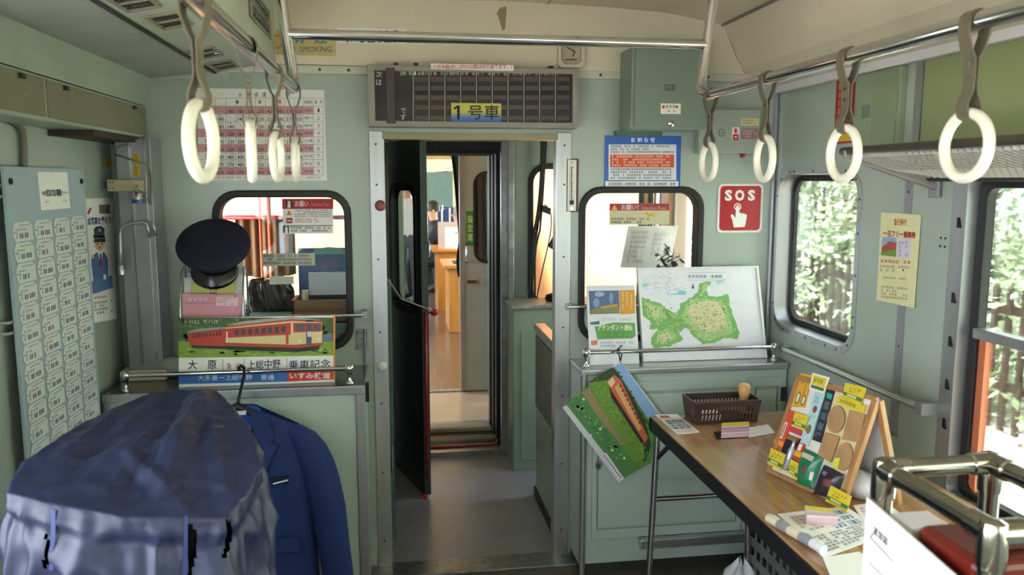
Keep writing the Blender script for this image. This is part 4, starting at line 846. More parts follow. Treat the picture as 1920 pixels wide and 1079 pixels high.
# SOS sign
p, q = OY(1347, 345, YS), OY(1428, 436, YS)
so_ = thing('emergency_sign', 'red square SOS sign with white pointing hand on the end wall', 'sign', ((p.x+q.x)/2, YS, q.z))
MB().slab([V((x, YS, z)) for x, z in rr(p.x, q.z, q.x, p.z, .02)], (0, -1, 0), .001).build('border', flat('e8e4e0', .3), so_)
p2, q2 = OY(1351, 349, YS), OY(1424, 432, YS)
s = Sheet((p2.x+.03, YS-.0015, p2.z-.03), (q2.x-.03, YS-.0015, p2.z-.03), (q2.x-.03, YS-.0015, q2.z+.03), (p2.x+.03, YS-.0015, q2.z+.03), thick=.0005, base=flat('b2232c', .3))
s.mb.slab([V((x, YS-.001, z)) for x, z in rr(p2.x, q2.z, q2.x, p2.z, .016)], (0, -1, 0), .0006)
s.ptext('S', 1359, 356, 1373, 377, 'f0ecea', bold=.05); s.ptext('O', 1378, 356, 1396, 377, 'f0ecea', bold=.05); s.ptext('S', 1402, 356, 1416, 377, 'f0ecea', bold=.05)
s.pell(1383, 388, 7, 7, 'f0ecea', 2); s.pell(1383, 388, 5, 5, 'b2232c', 3)
s.ppoly([(1380, 388), (1381.5, 385), (1385, 385), (1386.5, 388), (1386.5, 400), (1390, 399), (1391.5, 401), (1395, 400), (1396.5, 402), (1399, 401.5), (1400.5, 404), (1398.5, 418), (1396, 426), (1376, 427), (1373, 413), (1370, 405), (1371.5, 402), (1375, 403), (1379, 409)], 'f0ecea', 4)
s.build('face', so_)
# blue notice
s = wall_sheet(1134, 254, 1275, 351, YS, base=flat('2f62b5', .3)); s.prect(1135, 340, 1272, 350, 'e3e3e3'); s.pmarks(1141, 341.5, 1268, 349, 1, '222228', cw=.7); s.ptext('お', 1183, 258, 1191, 267, 'eef2fa', bold=.03); s.ptext('知', 1195, 258, 1204, 267, 'eef2fa', bold=.03); s.ptext('ら', 1208, 258, 1215, 267, 'eef2fa', bold=.03); s.ptext('せ', 1219, 258, 1228, 267, 'eef2fa', bold=.03)
s.prect(1141, 271, 1268, 338, 'dfe2e8'); s.prect(1144, 290, 1264, 314, 'd4552f', 2); s.pmarks(1145, 272, 1264, 288, 3, '4a4a58', 3, seed=2); s.pmarks(1147, 291, 1260, 313, 4, 'f0d8cc', 4, seed=3); s.pmarks(1145, 315, 1262, 337, 4, '4a4a58', 3, seed=4)
s.build('blue_notice', label='blue bordered notice with orange block over the right cab window', cat='notice')
# thermometer
th = thing('thermometer', 'narrow wall thermometer on brown wood beside the doorway', 'thermometer', OY(1072, 398, YS))
p, q = OY(1061, 298, YS), OY(1083, 398, YS); MB().box((p.x, YS-.01, q.z), (q.x, YS, p.z)).build('backing', mat('thermo_wood', '5a3a30', .5), th, bevel=.002)
s = wall_sheet(1064.5, 300, 1080, 396, YS-.0115, thick=.0015, base=flat('e4e2d8', .3)); s.pline(1072, 312, 1072, 385, 1.6, '8a3030', 3)
for i in range(24): s.pline(1067, 314+i*3, 1071 if i % 5 else 1077, 314+i*3, .6, '555555')
s.prect(1068, 376, 1076, 384, '3a3a3a', 4); s.build('scale', th); MB().lathe([(.006, 0), (.006, .002)], OY(1072, 305, YS-.0115), (0, -1, 0), 10).lathe([(.006, 0), (.006, .002)], OY(1072, 391, YS-.0115), (0, -1, 0), 10).build('screw', CHROME, th)
# stickers on the cab window panes
YW = YB+.0195
s = wall_sheet(529, 373, 625, 424, YW, thick=.0008); s.prect(529, 373, 625, 392, 'b32a30'); s.prect(536, 376, 549, 390, '3a2528', 2); s.pell(542, 380, 3, 3, 'e6dede', 3); s.prect(539, 383, 545, 390, 'e6dede', 3); s.ptext('お願い', 553, 377, 578, 388, 'ecdada', bold=.01); s.ptext('Attention Please', 583, 380, 618, 387, 'd98a8a')
s.ppoly([(536, 404), (542, 394), (548, 404)], 'd9a52a', 2); s.pline(542, 397, 542, 402, 1, '222222', 3); s.prect(537, 409, 548, 419, 'a03038', 2); s.prect(539, 413, 546, 415.5, 'e6dede', 3); s.pmarks(553, 393, 622, 408, 4, '777077'); s.pmarks(553, 410, 600, 418, 2, 'b8404a')
s.build('window_sticker', label='red headed warning sticker at the top of the left cab window', cat='sticker')
s = wall_sheet(529, 423.5, 625, 438, YW, thick=.0008); s.prect(531, 425, 542, 437, '46464a'); s.pell(537, 428, 2.5, 2.5, 'e8e8e8', 2); s.prect(534.5, 430, 539.5, 437, 'e8e8e8', 2); s.pmarks(545, 425, 622, 436, 2, '333338'); s.build('window_sticker', label='slim white sticker just below the red headed warning sticker', cat='sticker')
s = wall_sheet(491, 476, 591, 498, YW, thick=.0008, base=flat('b9bcae')); s.pmarks(494, 477, 588, 497, 3, '3b3b3b', cw=.62); s.build('window_sticker', label='pale text strip sticker across the middle of the left cab window', cat='sticker')
s = wall_sheet(1143, 382, 1255, 421, YW, thick=.0008, base=flat('c9c2a2')); s.prect(1143, 382, 1255, 395, 'a03a40'); s.ppoly([(1146, 394), (1152, 384), (1158, 394)], 'd9b52a', 2); s.ptext('お願い！', 1165, 384, 1197, 394, 'e8d8cc', bold=.01); s.ptext('Attention Please', 1203, 387, 1250, 394, 'd8a09a'); s.ppoly([(1206, 401), (1214, 398), (1218, 402), (1229, 398), (1224, 403), (1231, 407), (1220, 406), (1214, 408), (1215, 404)], 'c8a93a', 2); s.pmarks(1146, 408, 1225, 420, 2, '4a463a')
s.build('window_sticker', label='cream and red warning sticker inside the right cab window', cat='sticker')
# guard bars across the cab windows
gbr = thing('window_guard_bar', 'chrome guard bar across the left cab window with wall bracket', 'bar', (-.3, 3.22, OY(650, 592, 3.22).z))
zb = OY(650, 592, 3.22).z; MB().tube([(WL[0]-.06, 3.22, zb), (OY(682, 592, 3.22).x, 3.22, zb)], .008, 12).build('bar', CHROME, gbr, smooth='auto')
for x in (WL[0]-.07, OY(683, 592, 3.24).x): MB().box((x-.012, 3.215, zb-.014), (x+.012, YB, zb+.014)).lathe([(.004, 0), (.004, .003)], (x, 3.215, zb+.006), (0, -1, 0), 8).build('bracket', ALU_D, gbr, bevel=.002)
gbr = thing('window_guard_bar', 'chrome guard bar across the right cab window behind the flyer', 'bar', (1.1, 3.22, OY(1085, 578, 3.22).z))
zb = OY(1085, 578, 3.22).z; MB().tube([(OY(1067, 578, 3.22).x, 3.255, zb), (1.45, 3.255, zb)], .008, 12).build('bar', CHROME, gbr, smooth='auto')
for x in (OY(1068, 578, 3.24).x, 1.45): MB().box((x-.012, 3.25, zb-.014), (x+.012, YB, zb+.014)).build('bracket', ALU_D, gbr, bevel=.002)
# hinge, latch and bumpers by the door
hg = bulk; p, q = OY(667, 617, YS), OY(690, 655, YS)
MB().box((p.x, YS-.004, q.z), (q.x, YS, p.z)).build('hinge_plate', STEEL, hg, bevel=.001); MB().tube([(q.x-.012, YS-.006, q.z-.06), (q.x-.012, YS-.006, p.z)], .006, 10).build('hinge_pin', STEEL, hg, smooth='auto')
k = MB(); screws(k, [OY(u, v, YS-.004) for u in (671, 678) for v in (624, 636, 648)], (0, -1, 0), .003); k.build('screw', SCREW, hg)
MB().lathe([(.018, -.02), (.022, 0), (.018, .014), (.008, .02)], OY(713, 386, YB-.03), (0, -1, 0), 16).build('red_bumper', mat('faded_red', '9a4a50', .5), smooth=True, label='faded round red bumper on the left door jamb', cat='bumper')
MB().lathe([(.012, -.02), (.022, 0), (.018, .015), (.004, .024)], OY(716, 687, YB-.02), (.5, -1, 0), 14).build('door_knob', mat('clear_knob', 'c9cdc6', .1), smooth=True, label='pale glass knob low on the left door jamb', cat='knob')

# ================================================================== LOW CABINETS FLANKING THE DOOR
PALE = mat('pale_green_laminate', 'b0c0b5', .3, var=.04, vscale=3)
CZ = .884
cl = thing('low_cabinet', 'pale green low cabinet with aluminium edging behind the hanging jacket', 'cabinet', (-.58, 3.1, 0)); CY0 = 2.93; CX0, CX1 = -1.03, -.128
MB().box((CX0, CY0, 0), (CX1, YB-.001, CZ-.012)).build('body', PALE, cl); MB().box((CX0-.004, CY0-.006, CZ-.014), (CX1+.004, YB-.001, CZ)).build('top', mat('steel_top', '6f7273', .2, .7, var=.1), cl, bevel=.002)
MB().box((CX0-.006, CY0-.01, CZ-.03), (CX1+.006, CY0-.002, CZ+.003)).build('edging', ALU, cl, bevel=.003); MB().box((CX1-.03, CY0-.009, 0), (CX1+.006, CY0, CZ-.01)).build('edging', ALU, cl, bevel=.003); MB().box((CX0-.005, CY0-.009, 0), (CX0+.02, CY0, CZ-.01)).build('edging', ALU, cl, bevel=.003)
MB().box((CX1+.004, CY0+.03, CZ-.07), (CX1+.018, CY0+.06, CZ)).build('corner_bracket', BLACK, cl)
def toprail(name_, lab, x0, x1, y, z):
    t = thing(name_, lab, 'rail', ((x0+x1)/2, y, CZ)); MB().tube([(x0-.015, y, z), (x1+.015, y, z)], .0085, 14).build('bar', CHROME, t, smooth='auto')
    for x in (x0, x1): MB().lathe([(.014, 0), (.014, .006), (.007, .012), (.007, z-CZ-.022), (.013, z-CZ-.014), (.0165, z-CZ), (.013, z-CZ+.012), (.005, z-CZ+.017)], (x, y, CZ), (0, 0, 1), 16).build('post', CHROME, t, smooth=True)
    return t
toprail('cabinet_rail', 'chrome rail on the left cabinet top holding the jacket hanger', -.968, -.18, 2.965, .944)
cr = thing('low_cabinet', 'pale green low cabinet with panelled doors below the map board', 'cabinet', (1.17, 3.18, 0)); RX0, RX1, RY0 = .728, 1.612, 3.08
MB().box((RX0, RY0, .05), (RX1, YB-.001, CZ-.012)).build('body', PALE, cr); MB().box((RX0-.004, RY0-.02, CZ-.028), (RX1, YB-.001, CZ)).build('top', mat('alu_top', 'b4b8b8', .25, .6), cr, bevel=.008, seg=3)
MB().box((RX0+.01, RY0+.02, 0), (RX1, YB-.001, .05)).build('plinth', DARKGAP, cr)
MB().tube([(RX0+.012, RY0-.008, 0), (RX0+.012, RY0-.008, CZ-.02)], .013, 12).build('corner_tube', ALU, cr, smooth='auto')
for x0, x1 in ((RX0+.05, RX0+.70), (RX0+.72, RX1-.02)):
    def q_(e, x0=x0, x1=x1): return [V(p) for p in ((x0+e, RY0-.014, .16+e*2 if e else .16), (x1-e, RY0-.014, .16+e*2 if e else .16), (x1-e, RY0-.014, CZ-.06-e*2 if e else CZ-.06), (x0+e, RY0-.014, CZ-.06-e*2 if e else CZ-.06))]
    d_ = MB().ring(q_(0), q_(.02), (0, 1, 0), .014).build('door', PALE, cr, bevel=.002)      # door frame; a real gap runs round the inset panel
    MB().slab(q_(.026), (0, 1, 0), .014).build('inset_panel', PALE, d_, bevel=.002)
p = OY(1122, 873, RY0-.014); MB().lathe([(.014, 0), (.014, .003)], p, (0, -1, 0), 14, sy=1.4).build('lock_plate', STEEL, cr); MB().box((p.x-.003, RY0-.019, p.z-.01), (p.x+.003, RY0-.016, p.z+.006)).build('keyhole', BLACK, cr)  # the black block is the shade inside the keyhole, put in as colour
for z in (.72, .3): MB().box((RX1-.03, RY0-.022, z), (RX1-.008, RY0-.01, z+.06)).build('hinge', DARKGAP, cr, bevel=.002)
toprail('cabinet_rail', 'chrome rail on the right cabinet top in front of the map board', .757, 1.565, 3.105, .944)
# ================================================================== LEFT SIDE
LX = -.93
lk = thing('overhead_locker', 'long overhead locker with olive flap doors along the left wall', 'locker', (-1.0, 1.0, 1.80))
MB().box((XL+.001, BACK+.01, 1.795), (LX, 3.265, 1.914)).build('body', mat('pale_green_cove', ''), lk, bevel=.003)
yd = OX(84, 180, LX).y; LD = mat('olive_grey_flap', '77745f', .5, var=.08, vscale=8)
for j, (y0, y1) in enumerate(((yd+.008, 3.25), (yd-.95, yd-.008), (yd-1.9, yd-.966), (yd-2.85, yd-1.916))):
    d_ = MB().box((LX-.002, y0, 1.806), (LX+.004, y1, 1.908)).build('flap_door', LD, lk, bevel=.0015)
    for y in (y0+.12, y1-.14):
        MB().obox((LX+.008, y, 1.897), (.006, 0, 0), (0, .012, 0), (0, 0, .006)).build('catch', DARKGAP, d_, bevel=.002)
        MB().lathe([(.004, 0), (.004, .0015)], (LX+.004, y+.02, 1.852), (1, 0, 0), 8, sy=1.6).build('keyhole', mat('keyhole_bright', '9a9a90', .4, .5), d_)
MB().box((XL+.002, 2.72, 1.775), (-.935, 3.26, 1.794)).build('brown_shelf_board', mat('dark_brown_board', '33241c', .6), label='dark brown board under the end of the overhead locker', cat='board')
MB().tube([OX(-60, 195, -1.056), OX(0, 219, -1.056), OX(30, 230, -1.056), OX(41, 243, -1.056), OX(44, 262, -1.056), OX(46, 340, -1.056), OX(48, 480, -1.056)], .010, 10).build('conduit_pipe', mat('old_conduit', '6b6a60', .5), smooth=True, label='bent grey conduit pipe on the left wall above the owner board', cat='pipe')
MB().box((XL, 1.9, 1.62), (XL+.012, 2.47, 1.66)).build('wall_plate', ALU_D, bevel=.002, label='flat grey plate on the left wall beside the conduit', cat='plate')
# owner board with name tags
BX = -1.03
tl, tr, br, bl = OX(10, 312, BX), OX(160, 314, BX), OX(190, 845, BX), OX(52, 905, BX)
y0, y1 = (tl.y+bl.y)/2, (tr.y+br.y)/2; zt, zb_ = tl.z, min(br.z, bl.z)
ob = thing('owner_board', 'light blue board covered with rows of white name tags on the left wall', 'board', (BX, (y0+y1)/2, zb_))
s = Sheet((BX, y0, zt), (BX, y1, zt), (BX, y1, zb_), (BX, y0, zb_), thick=.008, base=mat('light_blue_board', '9db0ba', .4)); s.build('panel', ob)
s = Sheet((BX+.0015, y0+.36*(y1-y0), zt-.012), (BX+.0015, y0+.745*(y1-y0), zt-.012), (BX+.0015, y0+.755*(y1-y0), zt-.125), (BX+.0015, y0+.37*(y1-y0), zt-.125), thick=.0008)
s.text('ｷﾊ', .07, .5, .2, .62, '2c2c50', bold=.02); s.text('52', .2, .47, .34, .64, '2c2c50', bold=.03); s.text('125', .36, .47, .52, .64, '2c2c50', bold=.03); s.text('車両', .54, .45, .70, .66, '2c2c60', bold=.04); s.text('オーナー', .71, .5, .95, .63, '2c2c50', bold=.02); s.marks(.14, .75, .3, .82, 1, '8a8a90'); s.marks(.74, .75, .9, .82, 1, '8a8a90'); s.build('title_card', ob)
k = MB()
for y in (y0+.03, y1-.03): k.lathe([(.009, 0), (.009, .004), (.005, .006)], (BX, y, zt-.04), (1, 0, 0), 12)
o1 = k.build('mounting_screw', BLACK, ob); o1['kind'] = 'stuff'
tw, thh = .118, .054; tags = []
for q in range(4):
    k = MB(); R = random.Random(q); c = .012; X = BX+.0012
    pl = [(c, 0), (tw*.8, 0), (tw, .012), (tw, thh), (c, thh), (0, thh*.7), (0, thh*.3)]
    k.slab([(X, a, -b) for a, b in pl], (1, 0, 0), .0012, 0)
    def mk(a0, b0, a1, b1, m): k.poly([(X+.0018, a0, -b0), (X+.0018, a1, -b0), (X+.0018, a1, -b1), (X+.0018, a0, -b1)], m)
    for a in [.02+.008*i for i in range(9)]: mk(a+.012, .007, a+.0175, .0115, 1)
    for a in [.03+.008*i for i in range(R.randint(3, 6))]: mk(a, .018, a+.006, .024, 1)
    xx = .036
    for i in range(R.randint(3, 5)): mk(xx, .031, xx+.009, .045, 2); xx += .012 if i != 1 else .018
    for b in (.016, .026, .036): mk(.014, b, .024, b+.008, 1)
    k.lathe([(.003, 0), (.003, .0006)], (X+.0013, .007, -thh*.5), (1, 0, 0), 8, mi=2)
    tags.append(k)
base_tags = []
cy = [y0+(.035+i*.237)*(y1-y0) for i in range(4)]; nrow = 14; z0r = zt-.152; dz = (z0r-zb_-.02)/nrow
PINKT = flat('8a3a50')
for r in range(nrow):
    for c in range(4):
        q = (r*7+c*3) % 4; loc = V((0, cy[c], z0r-r*dz))
        if len(base_tags) <= q or base_tags[q] is None:
            while len(base_tags) <= q: base_tags.append(None)
            o = tags[q].build('name_tag', [flat('d0d3ce'), flat('a3a7ac'), flat('70768a')], ob); me = o.data; base_tags[q] = o
        else: o = base_tags[q].copy(); COL.objects.link(o); o.parent = ob
        o.location = loc; 
for o in ob.children:
    if o.name.startswith('name_tag'):
        pass
for t in base_tags:                                                     # tag meshes are stored relative to the board's empty; undo that so location is absolute
    if t: t.data.transform(Matrix.Translation(wl(ob)))
for o in ob.children:
    if o.name.startswith('name_tag'): o.location = o.location-wl(ob)
for z in (zt-.05, zt-.42): MB().tube([(XL, y0-.03, z), (BX-.01, y0-.02, z), (BX-.01, y0+.005, z)], .005, 8).tube([(XL, y0-.03, z-.03), (BX-.01, y0-.02, z-.03), (BX-.01, y0+.005, z-.03)], .005, 8).build('bracket', ALU_D, ob, smooth=True)
# conductor poster on the left wall
PXW = XL+.003
s = Sheet(OX(160, 373, PXW), OX(213, 371, PXW), OX(219, 598, PXW), OX(172, 607, PXW), thick=.001)
s.prect(186, 384, 206, 401, '6f6a58'); s.pline(165, 402, 170, 390, 4, 'b03040'); s.ptext('念写真を撮ろう！', 164, 408, 211, 423, '3a3f80', bold=.03, dv=-3)
s.ppoly([(176, 430), (180, 425), (190, 424), (196, 429), (195, 441), (177, 442)], '3c4f72'); s.ppoly([(175, 441), (196, 440), (197, 446), (176, 447)], '28364f', 2); s.pell(187, 432, 3, 3, 'c9a23a', 3)
s.pell(187, 457, 10, 14, 'e0b597', 2); s.ppoly([(177, 448), (197, 447), (198, 454), (176, 455)], '3a2f2c', 3); s.pell(183, 458, 1.2, 2, '222222', 4); s.pell(191, 457, 1.2, 2, '222222', 4); s.pell(187, 465, 2, 2.5, 'b05050', 4)
s.ppoly([(171, 484), (180, 474), (196, 473), (202, 486), (203, 516), (199, 528), (176, 530), (172, 500)], '4d6a99', 2); s.ppoly([(183, 473), (193, 472), (189, 500)], 'eeeeee', 3); s.ppoly([(187, 476), (190, 476), (191, 498), (188, 502), (186, 498)], '7c2f38', 4); s.pell(174, 482, 3, 4, 'e0b597', 4); s.prect(194, 515, 199, 524, 'e8e8e8', 4)
s.ppoly([(172, 528), (210, 516), (212, 540), (174, 552)], '5577a0', 3); s.pmarks(177, 556, 205, 562, 1, 'c04050', dv=-3); s.pmarks(176, 566, 214, 592, 4, '55555c', dv=-6)
s.build('conductor_poster', label='white poster with a drawn uniformed conductor on the left wall', cat='poster')
s = Sheet(OX(195, 297, PXW), OX(209, 297, PXW), OX(209, 312, PXW), OX(195, 312, PXW), base=flat('c9a82a')); s.marks(.2, .25, .8, .75, 1, '6a5a20'); s.build('yellow_sticker', label='tiny yellow sticker on the left wall near the column', cat='sticker')
# aluminium column in the corner with padlock, hook and cord
co = thing('corner_column', 'upright aluminium column with padlocked clasp in the left corner', 'column', (-.95, 3.18, .90))
c0, c1 = -1.008, -.886; YC = 3.14
MB().box((c0, YC, .925), (c1, 3.275, 1.79)).build('body', mat('column_grey', '9a9aa0', .38, .5, var=.05), co, bevel=.003)
for x in (c0+.046, c0+.052, c1-.022): MB().box((x, YC-.003, .95), (x+.003, YC, 1.79)).build('groove_strip', CHROME, co)
MB().box((c0-.03, YC-.02, .884), (c1+.012, 3.275, .925)).build('base_block', mat('cream_wood_block', 'cfc39c', .5), co, bevel=.006)
a, b = OY(202, 337, YC), OY(272, 359, YC); MB().box((a.x, YC-.012, b.z), (b.x, YC, a.z)).build('clasp', mat('beige_clasp', 'b3a58a', .5), co, bevel=.003)
k = MB(); screws(k, [OY(u, v, YC-.012) for u in (206, 212) for v in (342, 354)], (0, -1, 0), .003); k.build('screw', SCREW, co)
for v0, v1, x in ((288, 308, 250), (310, 331, 250)): s = wall_sheet(x, v0, x+13, v1, YC-.0005, thick=.0006, base=flat('c9a022')); s.marks(.25, .12, .75, .88, 3, '4a3a10', cw=1.); s.build('yellow_label', co)
s = wall_sheet(231, 465, 247, 505, YC-.0005, thick=.003, base=mat('hook_plate', '8a8a8e', .4, .5)); s.build('hook_plate', co)
Pq = [OY(u, v, YC-.03) for u, v in ((227, 515), (226, 470), (225, 440), (228, 428), (236, 422), (268, 416), (275, 420), (278, 430), (281, 446))]
MB().tube(Pq, .006, 10).build('hook', ALU, co, smooth=True); MB().tube([OY(u, v, YC-.03) for u, v in ((284, 416), (288, 424), (293, 443))], .006, 10).build('hook', ALU, co, smooth=True)
MB().lathe([(.012, -.02), (.012, .012), (.009, .016)], OY(227, 505, YC-.03), (0, 0, 1), 12).build('hook_socket', ALU, co, smooth='auto')
pd = thing('padlock', 'small chrome and blue padlock hanging on the column clasp', 'padlock', OY(258, 377, YC-.02)); c = OY(258, 365, YC-.022)
MB().tube([c+V((math.cos(t)*.013, 0, .012+math.sin(t)*.02)) for t in [PI*i/8 for i in range(9)]], .003, 8).build('shackle', CHROME, pd, smooth=True); MB().lathe([(.021, -.028), (.021, .004), (.018, .008)], c, (0, 0, 1), 16).build('body', CHROME, pd, smooth='auto'); MB().lathe([(.0215, -.032), (.0215, -.018)], c, (0, 0, 1), 16).build('blue_base', mat('blue_enamel', '2a4a8a', .3), pd, smooth='auto')
cdm = mat('grey_cord', '8a8778', .8)
cd_ = thing('hanging_rope', 'thin grey rope strung round the top of the corner column', 'rope', OY(282, 390, YC-.01))
MB().tube([OY(u, v, YC-.01) for u, v in ((216, 279), (240, 268), (270, 257), (276, 254), (280, 300), (281, 320))], .003, 6).build('strand', cdm, cd_, smooth=True); MB().tube([OY(u, v, YC-.01) for u, v in ((216, 290), (250, 301), (280, 311), (284, 330), (285, 360), (282, 384), (278, 375), (280, 345), (277, 320), (276, 311))], .004, 6).build('strand', cdm, cd_, smooth=True)

# ---------------------------------------------------------------- on the left cabinet
YP_ = 3.0
s = Sheet(OY(335, 597, YP_), OY(628, 592, YP_), V((OY(628, 712, YP_).x, YP_, CZ+.001)), V((OY(335, 718, YP_).x, YP_, CZ+.001)), thick=.006)
s.prect(335, 596, 627, 669, '50683c'); R = random.Random(5)
for i in range(160): u, v = R.uniform(338, 620), R.uniform(597, 640); s.pell(u, v, R.uniform(3, 7), R.uniform(2, 4), R.choice(['3f5a30', '5f7a45', '72904f', '466436']), 2, 7)
s.ppoly([(335, 640), (440, 646), (627, 640), (627, 669), (335, 671)], '84a544', 3)
for i in range(60): u = R.uniform(338, 620); s.pell(u, R.uniform(655, 667), R.uniform(4, 10), 2, R.choice(['94b552', '759a3c', 'a5bf62']), 4, 7)
s.ppoly([(600, 636), (608, 628), (618, 624), (626, 628), (626, 640), (602, 642)], '6a7a8c', 4)
s.ppoly([(352, 622), (370, 617), (424, 613), (424, 618), (352, 627)], '9a9a98', 5); s.ppoly([(351, 626), (424, 617), (424, 650), (356, 648)], 'c4463a', 5)
for i in range(9): x = 360+i*6.4; s.ppoly([(x, 628.5-i*.7), (x+4, 628-i*.7), (x+4, 634-i*.6), (x, 634.5-i*.6)], '6b3a36', 6)
s.ppoly([(423, 613), (452, 603), (548, 594), (600, 600), (560, 604)], 'a7a9a8', 5); s.ppoly([(423, 613), (548, 600), (604, 603), (604, 647), (560, 652), (423, 646)], 'e3cf98', 6)
s.ppoly([(423, 617), (545, 606), (545, 628), (423, 634)], 'c4463a', 7); s.ppoly([(423, 643), (552, 647), (604, 643), (604, 648), (552, 653), (423, 648)], 'c4463a', 7); s.ppoly([(423, 612), (548, 599), (604, 602), (604, 605), (548, 602), (423, 615)], 'c4463a', 7)
for i in range(8): x = 440+i*12.5; s.ppoly([(x, 619-i*.9), (x+8, 618.3-i*.9), (x+8, 629-i*.75), (x, 629.6-i*.75)], '4c4e50', 8)
s.prect(424, 622, 427, 642, 'f0e4c0', 8); s.prect(536, 610, 541, 646, 'c4463a', 8); s.ppoly([(550, 606), (603, 606), (603, 622), (550, 624)], 'c4463a', 8); s.prect(555, 609, 570, 620, '566070', 9); s.prect(574, 608, 584, 648, '5a6068', 9); s.prect(588, 609, 601, 619, '566070', 9); s.prect(576, 622, 584, 632, 'd8d4d0', 10); s.pell(562, 640, 2.5, 2.5, 'f4ecd0', 9); s.pell(597, 636, 2.5, 2.5, 'f4ecd0', 9); s.prect(573, 600, 588, 604, '40444c', 9)
s.ppoly([(358, 648), (424, 650), (424, 655), (360, 653)], '3a3430', 6); s.ppoly([(424, 649), (560, 653), (600, 648), (598, 656), (556, 661), (424, 656)], '35322e', 6)
s.ptext('キハ52', 344, 600, 374, 608, 'dfe0d8', 9); s.ptext('キハ28', 381, 599, 409, 607, 'dfe0d8', 9)
s.ppoly([(335, 672), (627, 667), (627, 697), (335, 699)], 'eeecea', 11); s.ppoly([(335, 699), (539, 698), (539, 716), (335, 721)], '2f6ab0', 11); s.ppoly([(539, 697), (626, 696), (626, 712), (539, 716)], 'cf3a30', 11); s.ppoly([(625, 593), (629, 593), (628, 714), (625, 714)], 'd98a3a', 12)
for t_x, u0, u1, c_ in (('大', 353, 369, '25252a'), ('原', 389, 406, '25252a'), ('急', 425, 434, 'c05040'), ('行', 442, 451, 'c05040'), ('上総中野', 464, 526, '25252a'), ('乗車記念', 541, 620, '25252a')): s.ptext(t_x, u0, 676 if u1-u0 > 12 else 681, u1, 693, c_, 13, bold=.01, dv=-(2 if u1-u0 > 40 else 0))
s.pline(418, 674, 418, 694, 1, 'c05040', 13); s.pline(458, 673, 458, 694, 1, 'c05040', 13); s.pline(538, 671, 538, 694, 1, 'c05040', 13)
s.ptext('大多喜ー上総中野', 371, 704, 473, 714, 'e6ecf4', 13, dv=-1); s.ptext('普通', 489, 703, 514, 713, 'e6ecf4', 13); s.ptext('いすみ鉄道', 543, 699, 620, 711, 'f4dcd8', 13, bold=.03)
s.build('train_placard', label='commemorative placard with a red and cream train picture on the left cabinet', cat='placard')
k = MB(); k.lathe([(.0, 0), (.055, .01), (.06, .05), (.045, .075), (0, .08)], V((OY(324, 690, 3.17).x, 3.17, CZ)), (0, 0, 1), 16, sy=.7); k.build('white_pouch', mat('pale_pouch', 'a9aca6', .6, bump=.4), smooth=True, label='pale crumpled pouch beside the train placard', cat='pouch')
# leaflet rack
lr = thing('leaflet_rack', 'wire leaflet rack standing on the left cabinet under the cap', 'rack', (-.66, 3.12, CZ))
xw0, xw1 = OY(343, 560, 3.1).x, OY(459, 560, 3.1).x
for x in (xw0, xw1): MB().tube([(x, 3.05, CZ), (x, 3.05, 1.16), (x, 3.10, 1.30), (x-.006*(1 if x > -.7 else -1), 3.13, 1.315), (x, 3.16, 1.30), (x, 3.17, CZ)], .004, 8).build('side_wire', ALU, lr, smooth=True)
for z, y in ((CZ+.006, 3.05), (1.08, 3.05), (CZ+.006, 3.17)): MB().tube([(xw0, y, z), (xw1, y, z)], .004, 8).build('cross_wire', ALU, lr, smooth=True)
s = Sheet(OY(342, 551, 3.056), OY(454, 553, 3.056), V((xw1, 3.056, CZ+.012)), V((xw0, 3.056, CZ+.012)), thick=.004, base=flat('d996a8')); s.prect(357, 558, 390, 566, 'b98aa4'); s.pmarks(353, 557, 391, 567, 1, 'efdfe6', 3, cw=.95, full=1); s.prect(405, 557, 446, 574, 'e6c6cf'); s.pmarks(407, 558, 440, 573, 4, 'b07a8c', seed=3); s.pline(348, 568, 402, 570, 1, 'b9607c'); s.ppoly([(438, 554), (444, 554), (441, 560)], '8a6a74', 3); s.build('pink_leaflet', label='pink leaflet at the front of the wire rack', cat='leaflet')
s = Sheet(OY(345, 521, 3.085), OY(455, 514, 3.085), V((xw1-.005, 3.085, 1.0)), V((xw0+.003, 3.085, 1.0)), thick=.002, base=flat('d5d2d2')); s.prect(358, 529, 440, 556, 'c9c77a'); s.ptext('支', 392, 526, 408, 545, 'b03a30', 3, bold=.01); s.ptext('援', 392, 547, 408, 560, '2a2a2a', 3); s.pmarks(440, 520, 445, 545, 6, '77777a'); s.build('yellow_leaflet', label='white leaflet with yellow panel in the middle of the wire rack', cat='leaflet')
s = Sheet(OY(350, 490, 3.12), OY(456, 488, 3.12), V((xw1-.005, 3.12, 1.05)), V((xw0+.003, 3.12, 1.05)), thick=.003, base=flat('c6c8c8')); s.prect(352, 494, 360, 512, '7a7e88'); s.build('white_leaflet', label='white leaflet at the back of the wire rack under the cap', cat='leaflet')
